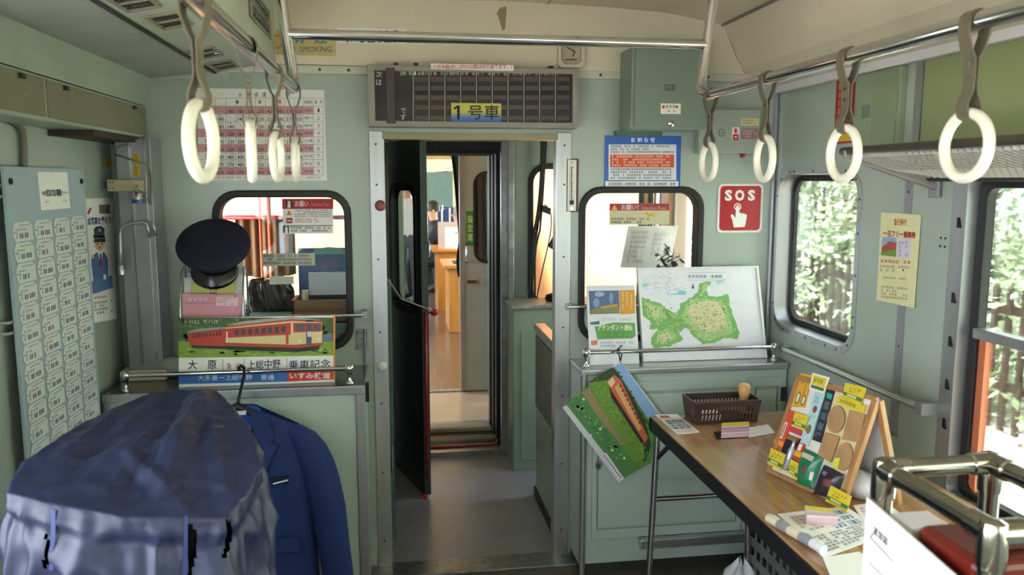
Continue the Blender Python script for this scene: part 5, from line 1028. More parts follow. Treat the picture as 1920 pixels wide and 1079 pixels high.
# conductor's cap hung on the rack
cn = V((.05, -.66, .75)).normalized(); cx_ = V((1, 0, .0)); cx_ = (cx_-cn*cx_.dot(cn)).normalized(); cf = cx_.cross(cn); cf = cf if cf.z < 0 else -cf
cc = OY(402, 468, 3.01)
hp = thing('conductor_hat', 'dark navy conductor cap with black peak resting on the leaflet rack', 'cap', cc)
NAVY = mat('navy_cap_cloth', '0d1129', .85, var=.1, vscale=40)
def capp(a, r, h): return cc+((cx_*math.cos(a)*1.05+cf*math.sin(a))*r+cn*h)*.90
k = MB(); pf = [(.086, -.045), (.089, -.012), (.112, .006), (.133, .02), (.136, .028), (.128, .036), (.09, .042), (.04, .044), (.002, .045)]
k.grid(lambda s_, t: capp(2*PI*s_, pf[round(t*8)][0], pf[round(t*8)][1]+(.012*math.sin(2*PI*s_)*-1 if 0 < round(t*8) < 6 else 0)), 48, 9, cu=True); k.build('crown', NAVY, hp, smooth=True)
k = MB(); k.grid(lambda s_, t: capp(2*PI*s_, .0885, -.05+.036*t), 48, 2, cu=True); k.build('band', mat('cap_band_black', '0e0e12', .6), hp, smooth=True)
k = MB(); k.grid(lambda s_, t: capp(PI*(.22+.56*s_), .0895, -.030+.012*t), 20, 2); k.build('gold_cord', mat('cap_orange_cord', '9a4a26', .5), hp, smooth=True)
k = MB()
def vis(s_, t): a = PI*(.12+.76*s_); w_ = math.sin(PI*s_)**.7; return capp(a, .086+.05*t*w_, -.046-.03*t*w_-.012*t*t)
k.grid(vis, 30, 7); o = k.build('peak', mat('patent_black', '08080a', .2), hp, smooth=True); o.modifiers.new('s', 'SOLIDIFY').thickness = .003

# ---------------------------------------------------------------- jacket on a hanger
jx = OY(455, 800, 2.86).x; JY = 2.80
jk = thing('uniform_jacket', 'royal blue uniform jacket hanging in front of the left cabinet', 'jacket', (jx, JY, .1))
JB = mat('royal_blue_wool', '14295e', .9, var=.10, vscale=12, bump=.1, bscale=80); JL = mat('blue_lining', '2352aa', .45, var=.08); JD = mat('dark_blue_wool', '0c142c', .85)
def ztop(x): return .862-.5*max(0, abs(x)-.05)-.5*max(0, abs(x)-.2)
ZH = .06
def vhalf(z): return max(0, (z-.50)*.21) if z > .5 else 0
def jac(s_, t):
    a = 2*PI*s_; hw = .232+.03*t; cxn = math.copysign(abs(math.cos(a))**.75, math.cos(a)); x = hw*cxn; d = (.022+.075*min(1, t*4))*(1-.25*t)
    zt_ = ztop(.232*cxn); z = zt_+(ZH-zt_)*t; y = -d*math.copysign(abs(math.sin(a))**.8, math.sin(a))
    if math.sin(a) > 0:
        vh = vhalf(z)
        if abs(x) < vh: y = d*.25
        y += .008*math.sin(x*26+z*9)*min(1, t*3)
    return V((jx+x, JY+y, z))
k = MB(); k.grid(jac, 120, 60, cu=True)
for i, f in enumerate(k.f):
    c = sum((k.v[j] for j in f), V())/4
    if c.y > JY-.005 and abs(c.x-jx) < vhalf(c.z)+.004 and c.z > .5 and (i % 120) < 60: k.m[i] = 1
k.build('body', [JB, JL], jk, smooth='auto')
for sg_ in (-1, 1):
    sp = [(.150, 0, .780), (.190, -.004, .757), (.220, -.008, .728), (.243, -.012, .69), (.262, -.016, .64), (.278, -.02, .58), (.297, -.025, .48), (.312, -.03, .34), (.33, -.035, .18), (.345, -.035, .06)]
    k = MB(); pts = [V((jx+sg_*x, JY+y, z)) for x, y, z in sp]; from_ = [.02, .036, .048, .056, .06, .061, .06, .056, .052, .05]; k.tube(pts, from_, 20); k.build('sleeve', JB, jk, smooth='auto')
    # lapel with notch, laid just off the front
    L = [(.045, .852), (.10, .835), (.125, .76), (.112, .745), (.135, .735), (.10, .66), (.055, .57), (.012, .50), (.03, .58), (.055, .68), (.066, .76)]
    k = MB(); q = [V((jx+sg_*x, JY-.022-.075*min(1, (ztop(x)-z)/.2+.02)-.012+.02*max(0, abs(x)-.08), z)) for x, z in L]
    k.slab(q, (0, -1, 0), .006); k.build('lapel', JB, jk, bevel=.002)
a_ = OY(512, 908, 2.70); b_ = OY(540, 901, 2.70); MB().tube([a_, b_], .0025, 6).build('name_pin', flat('e6e6e6', .3), jk); MB().box((a_.x-.004, a_.y+.002, a_.z-.004), (b_.x+.004, a_.y+.018, a_.z+.02)).build('breast_pocket', JD, jk, bevel=.002)
for z in (.36,): MB().box((jx+.09, JY-.098, z), (jx+.2, JY-.078, z+.05)).build('pocket_flap', JB, jk, bevel=.003)
hn = thing('coat_hanger', 'black plastic coat hanger hooked over the cabinet rail', 'hanger', (jx, JY, .8))
HK = [(jx-.012, 2.950, .930), (jx-.012, 2.952, .952), (jx-.004, 2.965, .962), (jx, 2.975, .958), (jx, 2.95, .968), (jx, 2.92, .962), (jx, 2.88, .93), (jx, 2.84, .895), (jx, JY, .868)]
MB().tube([(jx-.02, 2.952, .965), (jx-.012, 2.945, .972), (jx, 2.935, .965), (jx+.004, 2.91, .945), (jx, 2.86, .905), (jx, JY, .875)], .0055, 10).tube([(jx-.02, 2.952, .965), (jx-.026, 2.968, .958), (jx-.024, 2.98, .948)], .0055, 10).build('hook', BLACK, hn, smooth=True)
MB().tube([(jx-.20, JY, .755), (jx-.05, JY-.01, .835), (jx, JY-.012, .866), (jx+.05, JY-.01, .835), (jx+.20, JY, .755)], [.012, .013, .014, .013, .012], 10).build('shoulders', BLACK, hn, smooth=True)
MB().tube([(jx-.062, JY-.012, .775), (jx+.062, JY-.012, .775)], .006, 8).build('bar', BLACK, hn, smooth=True); MB().box((jx-.03, JY-.03, .838), (jx+.03, JY-.024, .852)).build('size_tag', flat('c9cdd6'), hn)

# ---------------------------------------------------------------- machine under a blue cover
CLOTH = mat('navy_cover_cloth', '1f2645', .47, var=.10, vscale=5, bump=.12, bscale=30, spec=.55)
top = [V(p) for p in ((-.60, 2.02, 1.122), (-.45, 2.02, 1.124), (-.335, 1.82, 1.085), (-.285, 1.66, 1.045), (-.325, 1.50, 1.005), (-.50, 1.47, 1.03), (-.705, 1.50, 1.075), (-.725, 1.62, 1.095), (-.69, 1.82, 1.108))]
def closed(P, s_):
    n = len(P); f = s_*n; i = int(f) % n; t = f-int(f); p0, p1, p2, p3 = P[i-1], P[i], P[(i+1) % n], P[(i+2) % n]; tt = t*t*(3-2*t)
    return p1.lerp(p2, t)*.75+(p1*(-.5*t+t*t-.5*t**3)+p0*0+p1*0+ (p0*(-.5*t+t*t-.5*t**3)+p1*(1-2.5*t*t+1.5*t**3)+p2*(.5*t+2*t*t-1.5*t**3)+p3*(-.5*t*t+.5*t**3))-p1*(-.5*t+t*t-.5*t**3))*.25
cen = V((-.50, 1.72, 1.10))
def nz(p, f, o=0): return noise.noise(V((p.x*f, p.y*f, p.z*f+o)))
def rid(p, f, o=0): return (1-abs(nz(p, f, o)))**5
CRE = [(V(OZ(a, b, 1.09))[:2], V(OZ(c, d, 1.09))[:2], w_, am) for a, b, c, d, w_, am in ((392, 740, 305, 872, .035, .022), (330, 790, 232, 880, .03, -.014), (305, 872, 240, 842, .025, .014), (305, 872, 395, 915, .03, .012), (285, 745, 95, 868, .03, .010), (250, 800, 120, 880, .03, -.010), (380, 760, 430, 880, .03, .010), (200, 830, 300, 760, .025, .010))]
def creases(p):
    o = 0
    for a, b, w_, am in CRE:
        dx, dy = b[0]-a[0], b[1]-a[1]; t = max(0, min(1, ((p.x-a[0])*dx+(p.y-a[1])*dy)/(dx*dx+dy*dy))); d = math.hypot(p.x-a[0]-dx*t, p.y-a[1]-dy*t)
        o += am*max(0, 1-d/w_)*math.sin(PI*(.12+.76*t))
    return o
def cov(s_, t):
    T = closed(top, s_); out_ = (T-cen); out_.z = 0; out_.normalize()
    if t < .3:
        q = t/.3; p = cen.lerp(T, q); p.z += -.012*math.sin(q*PI)+creases(p)*min(1, (1-q)*5)+.006*(rid(p, 8, 4)-.35)*math.sin(q*PI)**.5+.0035*nz(p, 30, 3)
        return p
    q = (t-.3)/.7; p = T.copy(); drop = T.z*q; p.z -= drop
    pp_ = V((T.x*1.6, T.y*1.6, p.z*.8)); e = min(1, drop/.05)
    fold = .020*(rid(V((s_*14, 0, p.z*1.3)), 1, 2)-.35)*min(1, drop/.15)
    wr = .026*(rid(pp_+V((p.z*.7, 0, 0)), 3.2, 2)-.35)*e+.013*(rid(pp_, 7.5, 5)-.35)*e+.003*nz(pp_, 30, 8)
    hem = .004*math.exp(-((drop-.03)/.01)**2)*(1+.5*noise.noise(V((s_*120, 0, 0))))-.008*math.exp(-((drop-.055)/.016)**2)+.006*noise.noise(V((s_*70, 1, p.z*6)))*math.exp(-((drop-.06)/.06)**2)
    return p+out_*(.006*e+.035*q+fold+wr+hem)
k = MB(); k.grid(cov, 300, 170, cu=True)
cm = thing('covered_machine', 'tall machine wrapped in a creased navy blue cloth cover', 'covered machine', (-.5, 1.75, 0))
SLITS = [[(86, 958), (94, 958), (93, 1020), (90, 1068), (81, 1068), (85, 1010)], [(352, 972), (360, 975), (368, 1000), (369, 1040), (358, 1085), (352, 1085)], [(415, 962), (433, 982), (437, 1005), (423, 1050), (416, 1048), (424, 1005), (424, 985)]]
def to_px(p): q = p-CAM; w_ = q.dot(FW); return CX+F*q.dot(RT)/w_, CY-F*q.dot(UP)/w_
def in_poly(pt, pl):
    x, y = pt; c = False
    for i in range(len(pl)):
        (x1, y1), (x2, y2) = pl[i-1], pl[i]
        if (y1 > y) != (y2 > y) and x < (x2-x1)*(y-y1)/(y2-y1)+x1: c = not c
    return c
full_v, full_f = list(k.v), list(k.f)                                     # the pocket slits are cut open, the shade in them is the inside of the cover
keep_ = []
for f in k.f:
    c = sum((k.v[i] for i in f), V())/4
    keep_.append(not (c.y < 1.545 and c.z < 1.0 and any(in_poly(to_px(c), sl) for sl in SLITS)))
k.m = [m for m, q in zip(k.m, keep_) if q]; k.f = [f for f, q in zip(k.f, keep_) if q]
o = k.build('cover', CLOTH, cm, smooth=True)
MB().box((-.66, 1.58, 0), (-.36, 1.95, .98)).build('machine_body', DARKGAP, cm)
ob_ = k
def front_at(u, v, d=.004):                                              # point on the cover's surface below a pixel
    from mathutils.bvhtree import BVHTree
    global _bvh
    if '_bvh' not in globals(): _bvh = BVHTree.FromPolygons(full_v, full_f)
    h = _bvh.ray_cast(CAM, ray(u, v).normalized()); return (h[0]-ray(u, v).normalized()*d) if h[0] else OY(u, v, 1.45)
def slit(L, R_, nm, m, d):
    k = MB(); n = len(L); k.add([front_at(*p, d) for p in L]+[front_at(*p, d) for p in R_], [[i, i+1, n+i+1, n+i] for i in range(n-1)]); return k.build(nm, m, cm, smooth=True)
EDG = mat('cover_binding', '28346a', .6)
slit([(94, 955), (95, 990), (94, 1020), (92, 1070)], [(104, 958), (104, 990), (102, 1020), (100, 1070)], 'binding', EDG, .005)
slit([(346, 968), (345, 1000), (344, 1040), (342, 1078)], [(352, 968), (352, 1000), (352, 1040), (351, 1078)], 'binding', EDG, .005)

# ================================================================== RIGHT SIDE
# map board leaning on the cabinet
xA, xB = OY(1205, 680, 3.165).x, OY(1437, 667, 3.165).x
MQ = (OY(1194, 503, 3.245), OY(1421, 499, 3.245), V((xB, 3.16, CZ+.001)), V((xA, 3.16, CZ+.001)))
mb_ = thing('map_board', 'white framed map board of the local region on the right cabinet', 'map board', V((1.3, 3.2, CZ)))
s = Sheet(*MQ, thick=.012, base=flat('e4e3ea', .25))
def rough(l, amp, k_=5, seed=3):
    Rr = random.Random(seed); o = []
    for i in range(len(l)):
        a, b = l[i], l[(i+1) % len(l)]; o.append(a)
        for j in range(1, k_): o.append((a[0]+(b[0]-a[0])*j/k_+Rr.uniform(-amp, amp), a[1]+(b[1]-a[1])*j/k_+Rr.uniform(-amp, amp)))
    return o
def mp(l): return [(x/3+1040, y/3+340) for x, y in (rough(l, 5) if len(l) > 7 else l)]
s.ppoly(mp([(486, 650), (560, 678), (600, 690), (625, 718), (680, 742), (700, 722), (708, 686), (760, 658), (806, 622), (818, 572), (880, 565), (852, 612), (872, 648), (930, 648), (975, 632), (1000, 750), (1040, 850), (1030, 890), (960, 882), (900, 912), (830, 918), (770, 862), (742, 822), (702, 850), (722, 890), (650, 932), (552, 937), (540, 882), (582, 832), (530, 832), (545, 800), (510, 768), (486, 742)]), '7cb567', 1)
LAND = 'a9c585'; TAN = 'd6cba2'
for pl in ([(505, 675), (560, 695), (600, 712), (610, 745), (640, 760), (600, 790), (550, 770), (515, 750)], [(740, 690), (790, 660), (860, 662), (930, 665), (965, 700), (985, 780), (1005, 850), (940, 870), (870, 900), (810, 880), (770, 820), (720, 770)], [(580, 850), (640, 830), (690, 870), (640, 915), (570, 915)], [(835, 580), (865, 575), (845, 620), (825, 640)]): s.ppoly(mp(pl), LAND, 2)
R = random.Random(11)
def inpoly(pt, pl):
    x, y = pt; c = False
    for i in range(len(pl)):
        (x1, y1), (x2, y2) = pl[i-1], pl[i]
        if (y1 > y) != (y2 > y) and x < (x2-x1)*(y-y1)/(y2-y1)+x1: c = not c
    return c
OUTL = [(500, 665), (560, 690), (600, 700), (640, 735), (690, 745), (715, 695), (765, 665), (815, 625), (870, 655), (970, 645), (1000, 760), (1030, 860), (950, 875), (840, 905), (770, 850), (700, 845), (650, 925), (560, 925), (585, 835), (545, 800), (515, 760)]
for i in range(520):
    q_ = (R.uniform(500, 1030), R.uniform(630, 930))
    if inpoly(q_, OUTL): s.pell(q_[0]/3+1040, q_[1]/3+340, R.uniform(.8, 2.6), R.uniform(.7, 2.2), R.choice(['6fae5c', '8fbf74', 'b4cc90', 'd6cba2', 'cdbf92', 'a5c585', '5f9f52']), 4, 6)
for pl in ([(770, 695), (840, 675), (920, 680), (950, 740), (970, 810), (900, 850), (840, 850), (790, 800), (750, 740)], [(530, 700), (590, 725), (580, 765), (540, 745)], [(590, 865), (640, 850), (660, 885), (610, 905)]): s.ppoly(mp(pl), TAN, 3)
for i in range(110): s.pell(*mp([(R.uniform(760, 960), R.uniform(690, 850))])[0], R.uniform(.8, 3), R.uniform(.6, 2), R.choice(['c6b98a', 'b0c488', 'dccfa6', 'cdbb90', '9fc07c']), 4, 8)
for i in range(50): s.pell(*mp([(R.uniform(560, 700), R.uniform(710, 900))])[0], R.uniform(.8, 2.4), R.uniform(.6, 2), R.choice(['4f9a4a', '8abf6a', 'c6c08a']), 4, 8)
for i in range(45):
    a = mp([(R.uniform(560, 970), R.uniform(690, 900))])[0]; s.pline(a[0], a[1], a[0]+R.uniform(-9, 9), a[1]+R.uniform(-8, 8), .4, 'a89a78', 5)
for i in range(70):
    a = mp([(R.uniform(490, 720), R.uniform(525, 630))])[0]; s.pline(a[0], a[1], a[0]+R.uniform(-14, 14), a[1]+R.uniform(-10, 10), .5, 'a9a9b8', 2)
s.ppoly(mp([(495, 575), (530, 570), (528, 590), (495, 600)]), 'a8cfd8', 2); s.ppoly(mp([(620, 637), (690, 630), (700, 612), (745, 620), (735, 640)]), '8fc6cf', 3); s.ppoly(mp([(905, 560), (955, 550), (945, 575), (915, 580)]), 'a8cfd8', 2)
s.pmarks(1290, 515, 1360, 523, 1, '55555c', cw=.9); s.pline(1288, 512, 1362, 511, .6, '9a9aa2'); s.pline(1288, 526, 1362, 525, .6, '9a9aa2'); s.ppoly(mp([(770, 600), (778, 575), (785, 600), (778, 608)]), '55585c', 3)
s.build('sheet', mb_)
n_ = s.n; fr_ = mat('white_frame', 'e2e2de', .3)
def inset(Q, d):
    c = sum(Q, V())/4; return [p+(c-p).normalized()*d*1.4 for p in Q]
MB().ring([p+n_*.0005 for p in MQ], [p+n_*.0005 for p in inset(list(MQ), .009)], n_, .006).build('frame', fr_, mb_, bevel=.001)
# flyer
s = Sheet(OY(1099, 536, 3.19), OY(1190, 535, 3.19), V((OY(1199, 672, 3.13).x, 3.13, CZ+.001)), V((OY(1106, 672, 3.13).x, 3.13, CZ+.001)), thick=.002, base=flat('dfe0e6', .25))
s.ppoly([(1104, 546), (1160, 545), (1162, 588), (1106, 590)], '5f6f98'); s.pell(1124, 552, 9, 5, 'a9b4cc', 2); s.pell(1146, 560, 4, 11, '8d9cc0', 2); s.pell(1118, 568, 6, 9, '8d9cc0', 2); s.ppoly([(1106, 582), (1130, 574), (1158, 571), (1161, 580), (1162, 588), (1106, 590)], '8a8a5a', 3); s.ppoly([(1126, 575), (1157, 570), (1158, 575), (1128, 579)], 'c59a4a', 4)
s.ppoly([(1161, 545), (1190, 544), (1191, 588), (1163, 590)], 'dd9f3c', 2)
for x in (1166, 1174, 1182): s.pmarks(x, 548, x+5, 580, 7, 'f2dcb0', 4, cw=1., seed=int(x))
s.ppoly([(1115, 613), (1150, 605), (1190, 606), (1192, 630), (1186, 635), (1120, 637)], '6aa85a', 2); s.ptext('アテンダント通信', 1121, 609, 1186, 620, 'f0ead0', 4, bold=.02); s.pmarks(1130, 622, 1180, 634, 3, '4a7a44', 4); s.ppoly([(1106, 605), (1124, 602), (1124, 609), (1107, 609)], '5a6a7a', 3); s.pmarks(1128, 596, 1188, 603, 1, 'c9a9a0', 3); s.ppoly([(1108, 640), (1120, 638), (1120, 647), (1109, 648)], 'd98a5a', 3); s.pmarks(1126, 640, 1190, 652, 2, '8a8a92', 3)
s.build('attendant_flyer', label='flyer with orange and green blocks leaning on the right cabinet', cat='flyer')
# hanging photograph
YH = 3.035
s = Sheet(OY(1163, 676, YH), OY(1238, 776, YH), OY(1161, 907, YH), OY(1055, 765, YH), thick=.002, base=flat('dcdde2', .25))
def hp_(l): return [(x/2.4578+1030, y/2.4578+640) for x, y in l]
s.ppoly(hp_([(300, 118), (333, 98), (500, 335), (455, 360), (350, 200)]), '8fb4e0', 1); s.ppoly(hp_([(74, 287), (300, 118), (455, 360), (500, 335), (468, 560), (345, 632)]), '5f8f45', 1)
s.ppoly(hp_([(180, 190), (290, 120), (320, 150), (440, 360), (470, 480), (440, 560), (390, 480), (300, 310)]), '33482c', 2); s.ppoly(hp_([(182, 192), (262, 180), (350, 350), (430, 470), (440, 540), (380, 560), (290, 400)]), '6f9a3c', 3); s.ppoly(hp_([(150, 235), (185, 215), (270, 360), (350, 470), (330, 480), (230, 360)]), '9a8760', 4)
s.ppoly(hp_([(74, 287), (150, 240), (230, 360), (330, 480), (400, 570), (345, 632)]), '548a50', 4)
for i in range(70): t1, t2 = R.random(), R.random(); p = hp_([(100+t1*230+t2*30, 290+t1*280-t2*40)])[0]; s.pell(*p, R.uniform(1.5, 4), R.uniform(1.5, 3.5), R.choice(['3f7a45', '6fa862', '7fb070', '49804a']), 5, 7)
for i in range(150):
    t1 = R.random(); p = hp_([(195+t1*230+R.uniform(-14, 40), 200+t1*330+R.uniform(-30, 8))])[0]; s.pell(*p, R.uniform(.8, 2.4), R.uniform(.8, 2.2), R.choice(['7fa84a', '628c38', '8ab054', '5a8236']), 4, 6)
for i in range(60):
    t1 = R.random(); p = hp_([(295+t1*150+R.uniform(-4, 26), 150+t1*250+R.uniform(-16, 6))])[0]; s.pell(*p, R.uniform(1, 2.6), R.uniform(1, 2.6), R.choice(['2c4026', '3c5530', '263820']), 3, 6)
for q in ((158, 268), (190, 435), (290, 503), (345, 540), (235, 405)): s.pell(*hp_([q])[0], 2.6, 2.6, 'e8e8d8', 6, 8)
s.ppoly(hp_([(262, 185), (300, 155), (330, 180), (455, 445), (440, 470), (415, 430), (290, 235)]), 'd0694a', 6); s.ppoly(hp_([(300, 215), (320, 195), (425, 400), (412, 418)]), 'e3b070', 7); s.ppoly(hp_([(268, 190), (292, 165), (304, 190), (285, 215)]), 'e6c9a0', 8); s.ppoly(hp_([(275, 205), (290, 235), (415, 430), (438, 468), (425, 472), (285, 260)]), '3a2a26', 7)
for i in range(9): x, y = 322+i*11, 205+i*21; s.ppoly(hp_([(x, y), (x+7, y-5), (x+12, y+6), (x+5, y+11)]), '7a2f2a', 8)
s.ppoly(hp_([(245, 520), (262, 515), (345, 635), (320, 650)]), 'e6e6ea', 7)
for i in range(11): p = hp_([(256+i*7, 530+i*9.6)])[0]; s.pell(*p, 1.6, 1.6, '55555c', 8, 6)
s.build('hanging_photo', label='tilted train photograph hung by its corner from the right cabinet rail', cat='photo')
pc = OY(1163, 664, 3.06); MB().tube([OY(1163, 679, YH-.002), pc+V((.004, -.01, .0)), V((pc.x, 3.085, .95)), V((pc.x+.004, 3.105, .957)), V((pc.x, 3.12, .945)), pc+V((-.004, 0, -.005)), OY(1163, 680, YH+.004)], .0028, 6).tube([V((pc.x-.006, 3.095, .95)), V((pc.x-.028, 3.085, .948))], .0022, 6).tube([V((pc.x+.004, 3.095, .955)), V((pc.x+.012, 3.085, .975))], .0022, 6).build('black_tie', RUBBER, smooth=True, label='black knotted tie holding the photograph to the chrome rail', cat='tie')
MB().box((RX0+.25, RY0-.05, .12), (RX1-.12, RY0-.016, .16)).build('kick_bar', ALU, cr, bevel=.004)

# luggage rack
lg = thing('luggage_rack', 'grey luggage rack with net along the right wall', 'luggage rack', (1.47, .5, 1.63))
RKX, RKY, RKZ = 1.32, 2.215, 1.722
MB().tube([(RKX, BACK+.1, RKZ), (RKX, RKY+.03, RKZ)], .012, 14).build('front_bar', mat('dark_steel_bar', '6f6c68', .3, .8), lg, smooth='auto')
MB().box((RKX+.01, BACK+.1, RKZ-.02), (RKX+.018, RKY, RKZ-.008)).build('white_edge', mat('white_edge', 'cfcfce', .4), lg)
for y in (RKY, .9, -.5, -1.9):
    k = MB(); k.add([(RKX-.015, y-.008, RKZ+.004), (RKX-.015, y+.008, RKZ+.004), (RKX-.015, y+.008, RKZ-.022), (RKX-.015, y-.008, RKZ-.022), (XR-.009, y-.012, 1.672), (XR-.009, y+.012, 1.672), (XR-.009, y+.012, 1.605), (XR-.009, y-.012, 1.605)], [(0, 1, 2, 3), (7, 6, 5, 4), (0, 4, 5, 1), (1, 5, 6, 2), (2, 6, 7, 3), (3, 7, 4, 0)])
    b_ = k.build('bracket', mat('pinkish_cast_alloy', '97908c', .4, .4), lg, bevel=.006, seg=3)
    MB().box((XR-.02, y-.022, 1.585), (XR-.0085, y+.022, 1.695)).build('wall_plate', ALU_D, b_, bevel=.003)
MB().tube([(1.58, BACK+.1, 1.645), (1.58, RKY, 1.645)], .012, 12).build('rear_bar', DARKGAP, lg, smooth='auto')
k = MB(); y = RKY
def nt_(y, t): return V((RKX+(1.58-RKX)*t, y, RKZ-.012+(1.65-RKZ+.012)*t-.03*math.sin(PI*t)))
for i in range(150):
    y = RKY-i*.024
    for dy in (-.26, .26):
        P = [nt_(y+dy*(t-.5), t) for t in (0, .33, .66, 1)]
        if all(p.y < RKY for p in P): k.tube(P, .0016, 3, caps=False)
o = k.build('net', mat('net_cord', 'a9a79c', .7), lg); o['kind'] = 'stuff'
# hand rail on the right wall
hl = thing('wall_grab_rail', 'slim chrome grab rail low on the right wall behind the display', 'rail', (1.58, 2.65, .92))
e0, e1 = OX(1468, 656, 1.575), OX(1722, 762, 1.575); zz = (e0.z+e1.z)/2
MB().tube([(1.612, e0.y+.02, zz), (1.578, e0.y, zz), (1.575, e0.y-.03, zz), (1.575, e1.y, zz)], .011, 14).build('bar', CHROME, hl, smooth='auto')
MB().box((1.56, e1.y-.035, zz-.02), (1.618, e1.y+.0, zz+.02)).build('bracket', ALU_D, hl, bevel=.004)
# yellow poster on the right wall
X_ = XR-.005
s = Sheet(OX(1652, 398, X_), OX(1727, 403, X_), OX(1714, 578, X_), OX(1643, 563, X_), thick=.001, base=flat('e4e0ae'))
s.prect(1676, 411, 1704, 424, 'e4e0ae'); s.ptext('急行券付', 1676, 410, 1700, 423, 'c05a30', bold=.02, dv=1); s.ptext('一日フリー乗車券', 1656, 431, 1717, 444, 'b03a30', bold=.04, dv=4); s.ppoly([(1654, 445), (1681, 446), (1680, 482), (1652, 479)], '9ab0d8'); s.ppoly([(1653, 465), (1668, 452), (1681, 456), (1680, 470), (1654, 474)], 'b0503a', 2); s.ppoly([(1652, 473), (1680, 468), (1680, 482), (1652, 479)], '6f9a4a', 3); s.ppoly([(1683, 447), (1708, 449), (1706, 486), (1682, 483)], 'dcd6ea', 2); s.pmarks(1685, 452, 1705, 482, 4, 'a88aa0', 3)
s.pmarks(1651, 486, 1710, 494, 1, 'c04a30', dv=3, cw=.9); s.pmarks(1650, 496, 1705, 510, 2, 'a09a6a', dv=3); s.pmarks(1656, 518, 1700, 524, 1, 'a09a6a', dv=3); s.pmarks(1652, 535, 1704, 560, 4, 'a8805a', dv=5)
s.build('yellow_poster', label='pale yellow ticket poster on the right wall between the windows', cat='poster')

# ---------------------------------------------------------------- table
TZ = .75; TX0, TX1, TY0, TY1 = .94, 1.56, 1.30, 2.83
tb = thing('folding_table', 'long folding table with walnut top and black edge along the right wall', 'table', (1.25, 2.1, 0))
MB().box((TX0, TY0, TZ-.03), (TX1, TY1, TZ)).build('tabletop', WOOD, tb, bevel=.002)
MB().box((TX0-.004, TY0-.004, TZ-.052), (TX0+.012, TY1+.004, TZ-.003)).build('edge_band', BLACK, tb, bevel=.003); MB().box((TX0-.004, TY1-.012, TZ-.052), (TX1+.004, TY1+.004, TZ-.003)).build('edge_band', BLACK, tb, bevel=.003)
for y in (TY1-.05, TY0+.15):
    MB().tube([(TX0+.012, y, TZ-.05), (TX0-.012, y, .01)], .0125, 14).build('leg', CHROME, tb, smooth='auto'); MB().tube([(TX1-.25, y, TZ-.05), (TX1-.25, y, .44), (TX1-.24, y, .39), (TX1-.22, y, .01)], .0125, 14).build('leg', CHROME, tb, smooth='auto')
    MB().tube([(TX0, y, .445), (TX1-.25, y, .445)], .011, 12).build('stretcher', CHROME, tb, smooth='auto')
MB().tube([(TX0+.01, TY1-.05, .60), (TX0+.06, TY1-.12, .70)], .009, 10).build('folding_brace', BLACK, tb, smooth='auto')
# basket
a, b = OZ(1297, 797, TZ), OZ(1432, 793, TZ)
BX0, BX1, BY0, BY1, BH = 1.062, 1.318, 2.70, 2.80, .085
BY1 = 2.822
bs = thing('plastic_basket', 'dark brown slotted plastic basket at the far end of the table', 'basket', ((BX0+BX1)/2, (BY0+BY1)/2, TZ))
def slots(L, h, rows):
    H_ = []
    n = int((L-.03)/.0135)
    for r in range(rows):
        for i in range(n):
            x = .02+i*.0135; z0 = .012+r*(h-.03)/rows; z1 = z0+(h-.03)/rows-.006; H_.append([(x, z0), (x+.007, z0), (x+.0095, z1), (x+.0025, z1)])
    return H_
BRN = mat('basket_brown', '44312d', .35, var=.05)
fl_ = .010
for (p0, p1, nn) in ((V((BX0+fl_, BY0+fl_, TZ+.002)), V((BX1-fl_, BY0+fl_, TZ+.002)), V((0, -1, 0))), (V((BX0+fl_, BY1-fl_, TZ+.002)), V((BX1-fl_, BY1-fl_, TZ+.002)), V((0, 1, 0))), (V((BX0+fl_, BY0+fl_, TZ+.002)), V((BX0+fl_, BY1-fl_, TZ+.002)), V((-1, 0, 0))), (V((BX1-fl_, BY0+fl_, TZ+.002)), V((BX1-fl_, BY1-fl_, TZ+.002)), V((1, 0, 0)))):
    L = (p1-p0).length; d = (p1-p0).normalized()
    panel('side', [(0, 0), (L, 0), (L+fl_, BH), (-fl_, BH)], slots(L, BH, 2), lambda x, z: p0+d*x+nn*(fl_*z/BH)+V((0, 0, z)), nn, .0025, BRN, bs)
MB().box((BX0+fl_, BY0+fl_, TZ+.001), (BX1-fl_, BY1-fl_, TZ+.004)).build('bottom', BRN, bs)
MB().ring([V((x, y, TZ+BH-.006)) for x, y in rr(BX0-.004, BY0-.004, BX1+.004, BY1+.004, .015)], [V((x, y, TZ+BH-.006)) for x, y in rr(BX0+.004, BY0+.004, BX1-.004, BY1-.004, .01)], (0, 0, 1), .009).build('rim', BRN, bs, bevel=.002)
wb = OY(1393, 770, 2.78); MB().lathe([(.006, -.055), (.012, -.05), (.0125, -.02), (.014, .0), (.020, .02), (.0235, .035), (.022, .05), (.012, .06), (0, .062)], V((wb.x, 2.775, TZ+.07)), (.05, .1, 1), 18).build('wooden_stamp', mat('light_wood', 'd2a566', .4, var=.12, vscale=20), smooth=True, label='pale wooden stamp handle standing in the brown basket', cat='stamp')
MB().box((BX0+.03, BY0+.03, TZ+.004), (BX0+.12, BY0+.09, TZ+.03)).build('ink_pad', PAPER, bevel=.003, label='small white stack lying inside the brown basket', cat='paper')
